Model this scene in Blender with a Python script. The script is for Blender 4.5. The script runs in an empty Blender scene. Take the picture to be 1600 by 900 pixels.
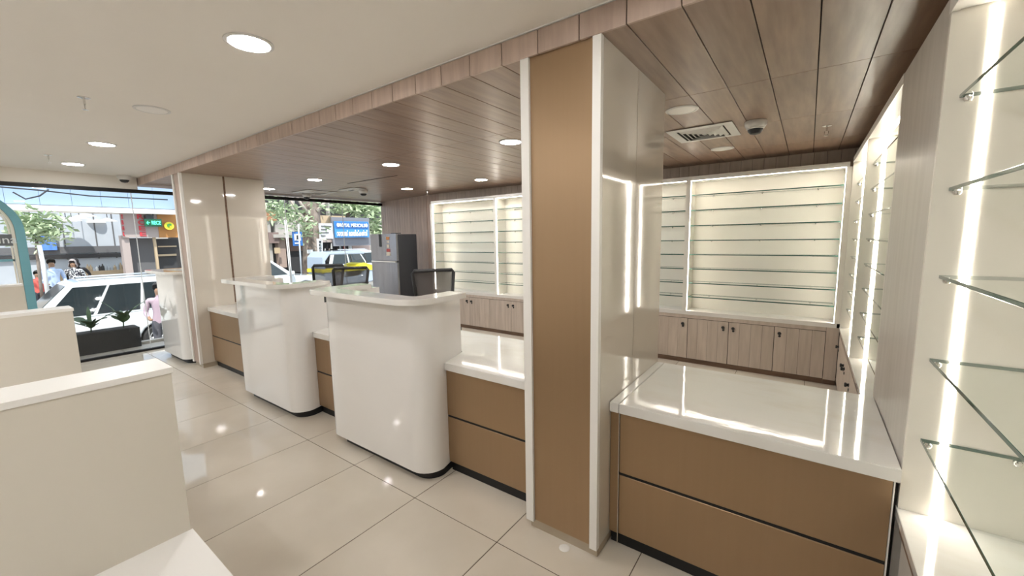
import bpy, bmesh, math, random
from mathutils import Vector, Matrix
random.seed(7)
S = bpy.context.scene
COL = S.collection
# ------------------------------------------------------------------ camera
yaw, pitch, roll, FPX, CH = .63028, .12431, .01746, 632.98, 1.48
fw = Vector((-math.sin(yaw)*math.cos(pitch), math.cos(yaw)*math.cos(pitch), -math.sin(pitch)))
rt = fw.cross(Vector((0, 0, 1))).normalized(); dn = fw.cross(rt)
cr, sr = math.cos(roll), math.sin(roll)
RX = cr*rt + sr*dn; DX = -sr*rt + cr*dn
cam = bpy.data.cameras.new('camera'); cam.sensor_width = 36; cam.lens = FPX/1600*36; cam.clip_start = .02; cam.clip_end = 200
co = bpy.data.objects.new('camera', cam); COL.objects.link(co)
M = Matrix((RX, -DX, -fw)).transposed().to_4x4(); M.translation = (0, 0, CH)
co.matrix_world = M
S.camera = co
def at(u, v, d):                     # world point seen at a pixel, at forward depth d
    return Vector((0, 0, CH)) + (RX*((u-800)/FPX) + DX*((v-450)/FPX) + fw)*d
def atx(u, v, x):                    # world point seen at a pixel, on the plane X = x
    r = RX*((u-800)/FPX) + DX*((v-450)/FPX) + fw
    return Vector((0, 0, CH)) + r*(x/r.x)
# ------------------------------------------------------------------ world, sun, exposure
W = bpy.data.worlds.new('sky'); S.world = W; W.use_nodes = True
bg = W.node_tree.nodes['Background']; bg.inputs[0].default_value = (.80, .90, 1.0, 1); bg.inputs[1].default_value = .34
sl = bpy.data.lights.new('sun', 'SUN'); sl.energy = 1.15; sl.angle = .02; sl.color = (1, .95, .88)
so = bpy.data.objects.new('sun', sl); COL.objects.link(so); so.rotation_euler = (math.radians(14), math.radians(27), 0); so.location = (0, 0, 12)
LAMP = 26.0      # downlight emission
LED = 6.2        # shelf strip emission
vs = S.view_settings; vs.view_transform = 'Standard'; vs.look = 'None'; vs.gamma = 1; vs.use_curve_mapping = False; vs.exposure = 2.36

# ------------------------------------------------------------------ materials
def mat(name, col, rough=.5, metal=0, coat=0, spec=.5, emit=None, es=0, trans=0, alpha=1):
    m = bpy.data.materials.new(name); m.use_nodes = True
    b = m.node_tree.nodes['Principled BSDF']; I = b.inputs
    I['Base Color'].default_value = (*col, 1); I['Roughness'].default_value = rough; I['Metallic'].default_value = metal
    I['Coat Weight'].default_value = coat; I['Coat Roughness'].default_value = .04; I['Specular IOR Level'].default_value = spec
    I['Transmission Weight'].default_value = trans; I['Alpha'].default_value = alpha
    if emit: I['Emission Color'].default_value = (*emit, 1); I['Emission Strength'].default_value = es
    return m
def mottle(m, c2, scale=6, stretch=(1, 1, 1), detail=4, lo=.35, hi=.65, bump=0, rand=0, rough2=None, coord='Position'):
    t = m.node_tree; N = t.nodes; L = t.links; b = N['Principled BSDF']
    if coord == 'Position': g = N.new('ShaderNodeNewGeometry'); src = g.outputs['Position']
    else: g = N.new('ShaderNodeTexCoord'); src = g.outputs['Object']
    mp = N.new('ShaderNodeMapping'); mp.inputs['Scale'].default_value = stretch; L.new(src, mp.inputs['Vector'])
    if rand:
        oi = N.new('ShaderNodeObjectInfo'); mu = N.new('ShaderNodeVectorMath'); mu.operation = 'SCALE'
        cb = N.new('ShaderNodeCombineXYZ'); L.new(oi.outputs['Random'], cb.inputs[0]); L.new(oi.outputs['Random'], cb.inputs[1]); L.new(oi.outputs['Random'], cb.inputs[2])
        L.new(cb.outputs[0], mu.inputs[0]); mu.inputs['Scale'].default_value = 37
        ad = N.new('ShaderNodeVectorMath'); ad.operation = 'ADD'; L.new(mp.outputs[0], ad.inputs[0]); L.new(mu.outputs[0], ad.inputs[1]); vec = ad.outputs[0]
    else: vec = mp.outputs[0]
    n = N.new('ShaderNodeTexNoise'); n.inputs['Scale'].default_value = scale; n.inputs['Detail'].default_value = detail; L.new(vec, n.inputs['Vector'])
    r = N.new('ShaderNodeValToRGB'); r.color_ramp.elements[0].position = lo; r.color_ramp.elements[1].position = hi
    r.color_ramp.elements[0].color = b.inputs['Base Color'].default_value; r.color_ramp.elements[1].color = (*c2, 1)
    L.new(n.outputs['Fac'], r.inputs[0]); out = r.outputs[0]
    if rand:
        hs = N.new('ShaderNodeHueSaturation'); mr = N.new('ShaderNodeMapRange'); mr.inputs[3].default_value = 1-rand; mr.inputs[4].default_value = 1+rand
        L.new(oi.outputs['Random'], mr.inputs[0]); L.new(mr.outputs[0], hs.inputs['Value']); L.new(out, hs.inputs['Color']); out = hs.outputs[0]
    L.new(out, b.inputs['Base Color'])
    if bump:
        bp = N.new('ShaderNodeBump'); bp.inputs['Strength'].default_value = bump; bp.inputs['Distance'].default_value = .01
        L.new(n.outputs['Fac'], bp.inputs['Height']); L.new(bp.outputs[0], b.inputs['Normal'])
        if b.inputs['Coat Weight'].default_value: L.new(bp.outputs[0], b.inputs['Coat Normal'])
    return m
def glassmat(name, tint, refl=1.0, base=(.05, .05, .05)):
    m = bpy.data.materials.new(name); m.use_nodes = True; t = m.node_tree; N = t.nodes; N.clear()
    o = N.new('ShaderNodeOutputMaterial'); mx = N.new('ShaderNodeMixShader'); tr = N.new('ShaderNodeBsdfTransparent'); gl = N.new('ShaderNodeBsdfGlossy')
    tr.inputs[0].default_value = (*tint, 1); gl.inputs['Roughness'].default_value = .02; gl.inputs[0].default_value = (1, 1, 1, 1)
    fr = N.new('ShaderNodeFresnel'); fr.inputs[0].default_value = 1.45
    mu = N.new('ShaderNodeMath'); mu.operation = 'MULTIPLY'; mu.inputs[1].default_value = refl; t.links.new(fr.outputs[0], mu.inputs[0])
    ge = N.new('ShaderNodeNewGeometry'); m2 = N.new('ShaderNodeMath'); m2.operation = 'SUBTRACT'; m2.inputs[0].default_value = 1; t.links.new(ge.outputs['Backfacing'], m2.inputs[1])
    m3 = N.new('ShaderNodeMath'); m3.operation = 'MULTIPLY'; t.links.new(mu.outputs[0], m3.inputs[0]); t.links.new(m2.outputs[0], m3.inputs[1]); mu = m3
    t.links.new(mu.outputs[0], mx.inputs[0]); t.links.new(tr.outputs[0], mx.inputs[1]); t.links.new(gl.outputs[0], mx.inputs[2]); t.links.new(mx.outputs[0], o.inputs[0])
    return m
WOODA, WOODB = (.235, .145, .096), (.36, .240, .165)
m_woodc = mottle(mat('timber_laminate_along', WOODA, .36, spec=.95), WOODB, 3.0, (9, .9, 9), 8, .3, .72, .04, .07)
m_woodv = mottle(mat('timber_laminate_upright', (.37, .27, .215), .42), (.50, .38, .31), 3.0, (9, 9, .9), 8, .3, .72, .04, .07)
m_fascia = mottle(mat('timber_fascia', (.45, .335, .275), .42), (.60, .47, .39), 3.0, (9, 9, .9), 8, .3, .72, .04, .07)
m_woodg = mottle(mat('grey_timber_laminate', (.48, .40, .33), .45), (.60, .51, .43), 3.0, (9, 9, .9), 6, .3, .72, .02, .04)
m_rail = mottle(mat('brown_rail', (.13, .075, .045), .45), (.2, .12, .075), 4, (1.2, 9, 9), 6)
m_gap = mat('dark_joint', (.018, .013, .01), .8)
m_tile = mottle(mat('polished_tile', (.57, .510, .425), .055, spec=.5), (.65, .59, .50), 2.2, (1, 1, 1), 9, .3, .7, 0, .02)
m_grout = mat('grout', (.09, .065, .045), .8)
m_ceil = mottle(mat('ceiling_paint', (.83, .785, .72), .7), (.85, .805, .74), 1.5)
m_paint = mottle(mat('wall_paint', (.72, .69, .64), .6), (.75, .72, .67), 1.5)
m_white = mottle(mat('white_laminate', (.76, .735, .69), .32), (.79, .765, .72), 3)
m_trimw = mat('white_trim', (.84, .82, .78), .35)
m_shelfin = mottle(mat('shelf_interior', (.80, .765, .69), .3), (.83, .795, .72), 2.5)
m_gloss = mottle(mat('gloss_cream_panel', (.62, .565, .485), .06, coat=.6), (.66, .605, .525), 1.2, bump=.015)
m_podium = mottle(mat('gloss_white_podium', (.81, .79, .765), .07, coat=.5), (.83, .81, .785), 1.5, bump=.01)
m_stone = mottle(mat('white_worktop_stone', (.80, .785, .75), .045, coat=.4), (.72, .68, .61), 3.5, (1.2, 3, 1), 7, .48, .9, .045)
m_pier = mottle(mat('pale_grained_panel', (.54, .505, .455), .32), (.62, .585, .535), 3, (8, 8, .7), 7, .3, .7, .01)
m_bronze = mottle(mat('bronze_laminate', (.385, .262, .155), .36, metal=.7), (.395, .27, .162), 4, (14, 14, .4), 5, .3, .7)
m_black = mat('black_kick', (.004, .004, .005), .5)
m_blackp = mat('black_plastic', (.02, .02, .022), .4)
m_skirt = mottle(mat('tile_skirting', (.42, .35, .26), .12), (.52, .44, .34), 3)
m_chrome = mat('chrome', (.75, .74, .72), .18, metal=1)
m_led = mat('led_strip', (1, 1, 1), .5, emit=(1, .92, .80), es=LED)
m_lamp = mat('downlight_on', (1, 1, 1), .5, emit=(1, .985, .975), es=LAMP)
m_lampoff = mat('downlight_off', (.86, .83, .78), .4)
m_plast = mat('white_plastic', (.72, .70, .67), .4)
m_sglass = glassmat('shelf_glass', (.965, .985, .975), 1.0)
m_sedge = mat('green_glass_edge', (.035, .105, .08), .12, coat=.4)
m_wglass = glassmat('window_glass', (.97, .985, .985), .9)
m_sil = mat('silicone_seal', (.75, .77, .78), .4)
m_fr = mottle(mat('fridge_steel', (.25, .245, .265), .24, metal=.8), (.30, .295, .315), 3, (10, 10, .4))
m_frs = mat('fridge_side', (.025, .026, .032), .45)
m_mesh = mat('chair_mesh', (.085, .075, .07), .8, alpha=.80)
m_chair = mat('chair_frame', (.025, .024, .025), .45)
m_fab = mat('chair_seat_fabric', (.03, .03, .032), .9)

# ------------------------------------------------------------------ mesh helpers
WL = {}
_c = {}
def to_mesh(bm, name):
    me = bpy.data.meshes.new(name); bm.normal_update(); bm.to_mesh(me); bm.free(); return me
def smooth(me, ang=35):
    bm = bmesh.new(); bm.from_mesh(me)
    for f in bm.faces: f.smooth = True
    for e in bm.edges:
        if len(e.link_faces) == 2 and e.calc_face_angle(0) > math.radians(ang): e.smooth = False
    bm.to_mesh(me); bm.free(); return me
def bm_box(bm, a, b, bev=0):
    r = bmesh.ops.create_cube(bm, size=1)
    vs_ = r['verts']
    for v in vs_: v.co = Vector(((a[0]+b[0])/2+v.co.x*(b[0]-a[0]), (a[1]+b[1])/2+v.co.y*(b[1]-a[1]), (a[2]+b[2])/2+v.co.z*(b[2]-a[2])))
    if bev:
        es = list({e for v in vs_ for e in v.link_edges})
        bmesh.ops.bevel(bm, geom=es, offset=bev, segments=1, affect='EDGES', clamp_overlap=True)
    return vs_
def m_box(sx, sy, sz, bev=0):
    k = ('b', round(sx, 4), round(sy, 4), round(sz, 4), bev)
    if k not in _c:
        bm = bmesh.new(); bm_box(bm, (-sx/2, -sy/2, -sz/2), (sx/2, sy/2, sz/2), bev); _c[k] = to_mesh(bm, 'box')
    return _c[k]
def cylinder(r, h, seg=24, r2=None, axis='Z'):
    k = ('c', round(r, 4), round(h, 4), seg, r2, axis)
    if k not in _c:
        bm = bmesh.new(); bmesh.ops.create_cone(bm, cap_ends=True, segments=seg, radius1=r, radius2=r if r2 is None else r2, depth=h)
        if axis == 'X': bmesh.ops.rotate(bm, verts=bm.verts, matrix=Matrix.Rotation(math.pi/2, 3, 'Y'))
        if axis == 'Y': bmesh.ops.rotate(bm, verts=bm.verts, matrix=Matrix.Rotation(math.pi/2, 3, 'X'))
        _c[k] = smooth(to_mesh(bm, 'cyl'))
    return _c[k]
def lathe(prof, seg=28):
    bm = bmesh.new(); rings = []
    for r, z in prof: rings.append([bm.verts.new((r*math.cos(2*math.pi*i/seg), r*math.sin(2*math.pi*i/seg), z)) for i in range(seg)])
    for A, B in zip(rings, rings[1:]):
        for i in range(seg): bm.faces.new((A[i], A[(i+1) % seg], B[(i+1) % seg], B[i]))
    if prof[0][0] > 0: bm.faces.new(rings[0][::-1])
    if prof[-1][0] > 0: bm.faces.new(rings[-1])
    bmesh.ops.remove_doubles(bm, verts=bm.verts, dist=1e-5); bmesh.ops.recalc_face_normals(bm, faces=bm.faces)
    return smooth(to_mesh(bm, 'lathe'))
def prism(poly, z0, z1, axis='Z', bev=0):          # outline extruded along an axis; poly in the other two coordinates (XY, XZ for Y, YZ for X)
    bm = bmesh.new()
    def P(a, b, c): return (a, b, c) if axis == 'Z' else ((a, c, b) if axis == 'Y' else (c, a, b))
    A = [bm.verts.new(P(x, y, z0)) for x, y in poly]; B = [bm.verts.new(P(x, y, z1)) for x, y in poly]
    n = len(poly); bm.faces.new(A); bm.faces.new(B)
    for i in range(n): bm.faces.new((A[i], A[(i+1) % n], B[(i+1) % n], B[i]))
    bmesh.ops.recalc_face_normals(bm, faces=bm.faces)
    if bev:
        es = [e for e in bm.edges if e.calc_face_angle(0) > .8]
        bmesh.ops.bevel(bm, geom=es, offset=bev, segments=2, affect='EDGES', clamp_overlap=True)
    return smooth(to_mesh(bm, 'prism'), 30)
def bm_tube(bm, pts, r, seg=8, cap=True):
    pts = [Vector(p) for p in pts]; rs = r if isinstance(r, (list, tuple)) else [r]*len(pts); rings = []; u = None
    for i, p in enumerate(pts):
        d = (pts[min(i+1, len(pts)-1)]-pts[max(i-1, 0)]).normalized()
        if u is None: u = d.orthogonal().normalized()
        u = (u-d*u.dot(d)).normalized(); w = d.cross(u)
        rings.append([bm.verts.new(p+(u*math.cos(2*math.pi*k/seg)+w*math.sin(2*math.pi*k/seg))*rs[i]) for k in range(seg)])
    for A, B in zip(rings, rings[1:]):
        for k in range(seg): bm.faces.new((A[k], A[(k+1) % seg], B[(k+1) % seg], B[k])).smooth = True
    if cap: bm.faces.new(rings[0][::-1]); bm.faces.new(rings[-1])
def tube(pts, r, seg=8):
    bm = bmesh.new(); bm_tube(bm, pts, r, seg); return to_mesh(bm, 'tube')
def rrect(x0, x1, y0, y1, r, seg=5, corners=(1, 1, 1, 1)):   # corners: (x0y0, x1y0, x1y1, x0y1)
    out = []
    for (cx, cy, a0, on) in ((x0, y0, 180, corners[0]), (x1, y0, 270, corners[1]), (x1, y1, 0, corners[2]), (x0, y1, 90, corners[3])):
        if not on: out.append((cx, cy)); continue
        ox = cx+r if cx == x0 else cx-r; oy = cy+r if cy == y0 else cy-r
        for i in range(seg+1):
            a = math.radians(a0+90*i/seg); out.append((ox+r*math.cos(a), oy+r*math.sin(a)))
    return out
def text_mesh(body, size, depth=.002, align='CENTER', bold=0):
    c = bpy.data.curves.new('txt', 'FONT'); c.body = body; c.size = size; c.extrude = depth; c.align_x = align; c.align_y = 'CENTER'; c.offset = bold; c.resolution_u = 3
    o = bpy.data.objects.new('txt', c); COL.objects.link(o)
    dg = bpy.context.evaluated_depsgraph_get(); me = bpy.data.meshes.new_from_object(o.evaluated_get(dg))
    bpy.data.objects.remove(o); bpy.data.curves.remove(c); return me
# ------------------------------------------------------------------ object helpers
def O(name, me, m=None, loc=(0, 0, 0), parent=None, rot=None, label=None):
    if m is not None and (len(me.materials) == 0):
        me.materials.append(m)
    elif m is not None and me.materials[0] is not m:
        k = (me.name, m.name)
        if k not in _c: q = me.copy(); q.materials.clear(); q.materials.append(m); _c[k] = q
        me = _c[k]
    o = bpy.data.objects.new(name, me); COL.objects.link(o)
    w = Vector(loc); WL[o.name] = w
    if parent is not None: o.parent = parent; o.location = w-WL[parent.name]
    else: o.location = w
    if rot: o.rotation_euler = rot
    if label: o['label'] = label
    return o
def B(name, x0, x1, y0, y1, z0, z1, m, parent=None, bev=0, label=None):
    return O(name, m_box(x1-x0, y1-y0, z1-z0, bev), m, ((x0+x1)/2, (y0+y1)/2, (z0+z1)/2), parent, None, label)
def tag(o, label, cat, group=None, kind=None):
    o['label'] = label; o['category'] = cat
    if group: o['group'] = group
    if kind: o['kind'] = kind
    return o
def thing(name, label, cat, loc=(0, 0, 0), group=None, kind=None, rotz=0):
    o = bpy.data.objects.new(name, None); COL.objects.link(o); o.empty_display_size = .1
    o.location = loc; WL[o.name] = Vector(loc); o.rotation_euler = (0, 0, rotz)
    return tag(o, label, cat, group, kind)
def LP(name, me, m, parent, loc=(0, 0, 0), rot=None):      # local part of a rotated thing
    o = O(name, me, m); o.parent = parent; o.location = loc
    if rot: o.rotation_euler = rot
    return o
def copy_tree(o, parent=None):
    c = o.copy(); COL.objects.link(c); c.parent = parent
    for ch in o.children: copy_tree(ch, c)
    return c

# ================================================================== SETTING
XG = -7.38; XR = .62; YB = 5.13; YN = -3.6; CZ = 2.366; WZ = 2.263; FY = 1.582
fl = B('floor', XG, XR, YN, 5.6, -.05, -.0015, m_grout); tag(fl, 'polished beige tiled floor of the shop', 'floor', kind='structure')
tw, tl, g = .6, 1.2, .004
ti = m_box(tw-g, tl-g, .012, .0012)
for i in range(-12, 4):
    for j in range(-5, 4):
        x0 = -1.148+i*tw+.6; y0 = 1.41+j*tl
        if x0+tw > XG-.5 and x0 < XR:
            a, b = max(x0, XG), min(x0+tw, XR); c, d = max(y0, YN), min(y0+tl, 5.6)
            if b-a < .03 or d-c < .03: continue
            O('tile', ti if (b-a > tw-.001 and d-c > tl-.001) else m_box(b-a-g, d-c-g, .012, .0012), m_tile, ((a+b)/2, (c+d)/2, -.006), fl)
# white ceiling
ce = B('ceiling', XG-.3, XR+.1, YN, FY, CZ, CZ+.2, m_ceil); tag(ce, 'smooth off-white painted ceiling over the customer side', 'ceiling', kind='structure')
# timber ceiling
tc = B('ceiling_timber', XG-.2, XR+.1, FY+.012, 5.7, WZ+.012, CZ+.2, m_gap); tag(tc, 'lowered timber plank ceiling above the counters', 'ceiling', kind='structure')
pw = .1955; ys = [FY+.0, 2.56, 3.52, 4.48, 5.6]
for j in range(4):
    c, d = ys[j], ys[j+1]
    for i in range(-36, 7):
        x0 = -.597+i*pw
        a, b = max(x0, XG-.15), min(x0+pw, XR+.05)
        if b-a < .03: continue
        gg = .0045
        O('plank', m_box(b-a-gg, d-c-.003, .014, .001), m_woodc, ((a+b)/2, (c+d)/2, WZ+.007), tc)
for i in range(-36, 7):
    x0 = -.597+i*pw; a, b = max(x0, XG-.15), min(x0+pw, XR+.05)
    if b-a < .03: continue
    O('fascia_board', m_box(b-a-.0045, .012, CZ-WZ-.006, .001), m_fascia, ((a+b)/2, FY-.004, (CZ+WZ)/2-.004), tc)
t1 = B('trim_1', XG, XR, FY-.014, FY-.001, CZ-.005, CZ+.0, m_trimw); tag(t1, 'thin white shadow trim along the top of the timber fascia', 'trim', kind='structure')
# back wall with board frieze, and the upright boards behind the fridge
wb = B('wall_back', -5.64, XR+.1, YB+.014, YB+.16, 0, WZ+.02, m_gap); tag(wb, 'back wall with grey-brown board frieze above the shelves', 'wall', kind='structure')
nb = 59
for i in range(nb):
    a = -5.62+i*.106
    if a+.106 < XR+.05 and i > 2: O('board', m_box(.103, .014, WZ-1.95, .001), m_woodg, (a+.053, YB+.007, (WZ+1.95)/2), wb)
for i in range(4): O('board', m_box(.079, .014, WZ-.0, .001), m_woodv, (-5.585+i*.082, YB+.006, WZ/2), wb)
p0 = Vector((-7.42, 5.47)); p1 = Vector((-5.62, 5.12)); dd = p1-p0; L_ = dd.length; ang = math.atan2(dd.y, dd.x); nrm = Vector((dd.y, -dd.x)).normalized()
mid = (p0+p1)/2-nrm*.08
wl = O('wall_timber', m_box(L_, .13, WZ+.02), m_gap, (mid.x, mid.y, (WZ+.02)/2)); wl.rotation_euler = (0, 0, ang)
tag(wl, 'wall of upright timber boards behind the fridge', 'wall', kind='structure')
nb = 18
for i in range(nb):
    w = L_/nb
    o = O('board', m_box(w-.004, .014, WZ-.0, .001), m_woodv); o.parent = wl; o.location = (-L_/2+(i+.5)*w, -.072, -.01)
# right wall, left/rear walls of the room
wr = B('wall_right', XR, XR+.12, YN, YB+.1, 0, CZ+.1, m_paint); tag(wr, 'right-hand wall behind the shelf bays', 'wall', kind='structure')
wn = B('wall_rear', XG-.3, XR+.1, YN-.12, YN, 0, CZ+.1, m_paint); tag(wn, 'painted wall behind the camera', 'wall', kind='structure')
fb = B('wall_front', XG-.10, XG+.02, YN, FY-.02, 2.205, CZ+.01, m_ceil); tag(fb, 'beige bulkhead over the shopfront glass', 'wall', kind='structure')
rf = B('roof_slab_unseen', XG-.4, XR+.6, YN-.2, 5.9, CZ+.21, CZ+.4, m_paint); tag(rf, 'unseen concrete slab over the shop, added to keep the sun out', 'roof', kind='structure')  # out of view; added so little sun enters the shop
fa = B('wall_facade_unseen', XG-.5, XG-.2, YN-2, 9, CZ+.0, 4.2, m_paint); tag(fa, 'unseen shop facade above the front glass, added to block sun and sky', 'wall', kind='structure')  # out of view; building mass added over the glass to block sun and sky
# shopfront windows: black head and sill bars, panes with clear silicone joints
def window(n, joints, z0, z1, hb, label):
    w = thing('window_%d' % n, label, 'window', (XG, joints[0], 0), kind='structure')
    y0, y1 = joints[0], joints[-1]
    B('head_bar', XG-.03, XG+.03, y0, y1, z1-hb, z1, m_black, w)
    B('sill_bar', XG-.03, XG+.03, y0, y1, 0, .028, m_black, w)
    for a, b in zip(joints, joints[1:]): B('pane', XG-.005, XG+.005, a+.003, b-.003, .028, z1-hb, m_wglass, w)
    for j in joints[1:-1]: B('silicone_joint', XG-.006, XG+.006, j-.004, j+.004, .028, z1-hb, m_sil, w)
window(1, [YN, -1.9, -.2, 1.49, 2.2], 0, 2.205, .045, 'frameless shopfront glass on the left with black head and sill bars')
window(2, [2.2, 3.47, 4.55, 5.5], 0, 2.24, .05, 'frameless shopfront glass behind the counters with black head and sill bars')

# ================================================================== PILLARS
def pillar(x0, x1, label, front, fm):
    p = thing('pillar', label, 'pillar', ((x0+x1)/2, 2.0, 0), 'clad pillars in the counter line')
    B('core', x0+.012, x1-.012, FY+.02, 2.44, .055, CZ-.002, m_white, p)
    B('front_panel', x0+.045, x1-.038, FY+.006, FY+.02, .058, CZ-.004, fm, p, label=front)
    B('edge_strip', x0, x0+.043, FY-.006, FY+.05, .05, CZ-.002, m_trimw, p)
    B('edge_strip', x1-.036, x1, FY-.006, FY+.02, .05, CZ-.002, m_trimw, p)
    for xa, xb in ((x1-.012, x1), (x0, x0+.012)):
        s0 = FY+.021 if xa > x0+.1 else FY+.05
        B('side_panel', xa, xb, s0, 2.003, .055, WZ-.001, m_gloss, p, label='glossy cream side panel')
        B('side_panel', xa, xb, 2.007, 2.45, .055, WZ-.001, m_gloss, p, label='glossy cream side panel')
    B('skirting', x0+.012, x1-.008, FY+.022, 2.44, 0, .055, m_skirt, p)
    return p
pillar(-1.084, -.699, 'tall square pillar with bronze front panel nearest the camera', 'brushed bronze front panel', m_bronze)
p2 = pillar(-5.99, -5.72, 'far slim pillar with glossy cream side by the left window', 'brown timber front strip', m_woodv)
B('joint_strip', -5.722, -5.717, 1.995, 2.015, .74, WZ-.001, m_rail, p2, label='dark brown joint strip')

# ================================================================== COUNTERS
CT = .72; PF = 1.718; KF = 1.745
def counter(x0, x1, label, left_filler=0, end=False):
    c = thing('drawer_counter', label, 'counter', ((x0+x1)/2, 2.1, 0), 'bronze drawer counters in one line')
    B('carcass', x0, x1, PF+.02, 2.39, .07, CT-.046, m_gap, c)
    B('plinth', x0, x1, KF, 2.37, 0, .069, m_black, c, label='black recessed plinth')
    a = x0
    if left_filler:
        B('filler_panel', x0+.001, x0+left_filler-.002, PF, PF+.018, .07, CT-.048, m_bronze, c)
        B('edge_bead', x0+left_filler-.002, x0+left_filler+.002, PF-.002, PF+.018, .02, CT-.048, m_chrome, c)
        a = x0+left_filler+.002
    b = x1-.004
    if end: B('edge_bead', x1-.012, x1-.008, PF-.002, PF+.018, .02, CT-.048, m_trimw, c); b = x1-.013
    for z0, z1 in ((.382, CT-.05), (.072, .368)):
        B('drawer_front', a+.002, b, PF, PF+.018, z0, z1, m_bronze, c, bev=.0015)
    B('grip_channel', a+.002, b, PF+.004, PF+.019, .368, .382, m_black, c, label='dark finger channel between the drawers')
    return c
counter(-.697, .284, 'wide bronze two-drawer counter right of the near pillar', .042, True)
counter(-1.773, -1.086, 'bronze two-drawer counter between near pillar and nearest white podium')
counter(-3.333, -2.815, 'short bronze two-drawer counter between the two nearer white podiums')
counter(-5.717, -4.404, 'bronze two-drawer counter beside the far pillar')
# worktops
def slab(name, poly, z0, z1, m, label, cat, group=None):
    o = O(name, prism(poly, z0, z1, bev=.002), m); return tag(o, label, cat, group)
slab('worktop', [(-.652, 1.703), (.286, 1.703), (.286, 2.43), (-.652, 2.43)], CT-.045, CT, m_stone, 'glossy white stone worktop on the wide counter at right', 'worktop')
slab('worktop_strip', [(-.697, 1.703), (-.655, 1.703), (-.655, 2.43), (-.697, 2.43)], CT-.045, CT, m_stone, 'narrow white stone strip between near pillar and right worktop', 'worktop')
PX = [(-2.81, -1.755), (-4.40, -3.315)]     # podium bodies along the run
poly = [(-5.716, 1.703), (-4.405, 1.703), (-4.405, 1.955), (-3.41, 1.955), (-3.345, 1.74), (-3.335, 1.703), (-2.815, 1.703), (-2.815, 1.955), (-1.85, 1.955), (-1.785, 1.74), (-1.775, 1.703), (-1.087, 1.703), (-1.087, 2.42), (-5.716, 2.42)]
slab('worktop_run', poly, CT-.045, CT, m_stone, 'long glossy white stone worktop running behind the podiums', 'worktop')
# podiums
def arc(cx, cy, r, a0, a1, n=8): return [(cx+r*math.cos(math.radians(a0+(a1-a0)*i/n)), cy+r*math.sin(math.radians(a0+(a1-a0)*i/n))) for i in range(n+1)]
def upoly(x0, x1, y0, y1, t, rl, rr, taper=0):      # U plan: front and two wings, rounded outer corners, right wing drawing inwards
    out = arc(x0+rl, y0+rl, rl, 180, 270)+arc(x1-rr, y0+rr, rr, 270, 360)
    if taper: out += [(x1-.017, y0+.20), (x1-taper, y1), (x1-taper-t, y1), (x1-.017-t, y0+.22)]
    else: out += [(x1, y1), (x1-t, y1)]
    q = max(rr-t, .03); out += arc(x1-t-q, y0+t+q, q, 360, 270, 6)
    q = max(rl-t, .02); return out+arc(x0+t+q, y0+t+q, q, 270, 180, 4)+[(x0+t, y1), (x0, y1)]
def podium(x0, x1, label, ol=.03):
    p = thing('podium', label, 'podium', ((x0+x1)/2, 1.7, 0), 'white curved service podiums')
    O('body', prism(upoly(x0, x1, 1.52, 1.95, .09, .09, .13, .10), .058, 1.108), m_podium, WL[p.name]*0, p)
    O('plinth', prism(upoly(x0+.10, x1-.02, 1.565, 1.92, .08, .04, .11, .10), 0, .058), m_black, WL[p.name]*0, p, label='black recessed plinth')
    O('ledge', prism(upoly(x0-ol, x1+.045, 1.425, 1.86, .15, .08, .19), 1.108, 1.143, bev=.003), m_stone, WL[p.name]*0, p, label='white stone ledge')
    return p
podium(*PX[0], 'glossy white curved podium nearest the camera')
pd2 = podium(*PX[1], 'glossy white curved podium in the middle of the row')
podium(-6.93, -6.05, 'glossy white podium by the shopfront glass beyond the far pillar')
B('socket_plate', PX[1][1]-.094, PX[1][1]-.070, 1.845, 1.885, .93, 1.05, m_plast, pd2, label='white plate with black socket')
B('socket', PX[1][1]-.070, PX[1][1]-.066, 1.853, 1.877, .945, 1.035, m_blackp, pd2, label='black socket')
# small white blot on the floor by the pillar
O_ = O('paint_blot', lathe([(0.0, .003), (.018, .0028), (.026, .0)], 18), m_trimw, (-.858, 1.565, .0)); tag(O_, 'white paint blot on the floor in front of the near pillar', 'stain')

# ================================================================== SHELVING
def shelf_glass(L, D, t=.011):       # length along local X, front edge at -Y
    k = ('sg', round(L, 3), round(D, 3), t)
    if k in _c: return _c[k]
    bm = bmesh.new(); bm_box(bm, (-L/2, -D/2, -t/2), (L/2, D/2, t/2), .0008); me = to_mesh(bm, 'glass_shelf')
    me.materials.append(m_sglass); me.materials.append(m_sedge)
    for f in me.polygons: f.material_index = 0 if abs(f.normal.z) > .9 else 1
    _c[k] = me; return me
brk = lathe([(0, -.012), (.007, -.012), (.010, -.006), (.010, 0.0), (.006, .004), (0, .004)], 14)
ZB, ZT = .61, 2.065
SH = [1.907, 1.742, 1.573, 1.410, 1.252, 1.090, .929, .770]
FX = 4.87
bays = [(-5.233, -3.858, 'leftmost'), (-3.858, -2.483, 'left middle'), (-2.483, -1.108, 'right middle'), (-1.108, .267, 'rightmost')]
lab = ['backlit glass-shelf bay on the back wall next to the fridge', 'narrow-looking backlit shelf bay cut off by the near pillar, beyond the nearest podium',
       'backlit shelf bay on the back wall just left of the wide rightmost bay', 'wide backlit glass-shelf bay on the back wall in the right corner']
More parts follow.
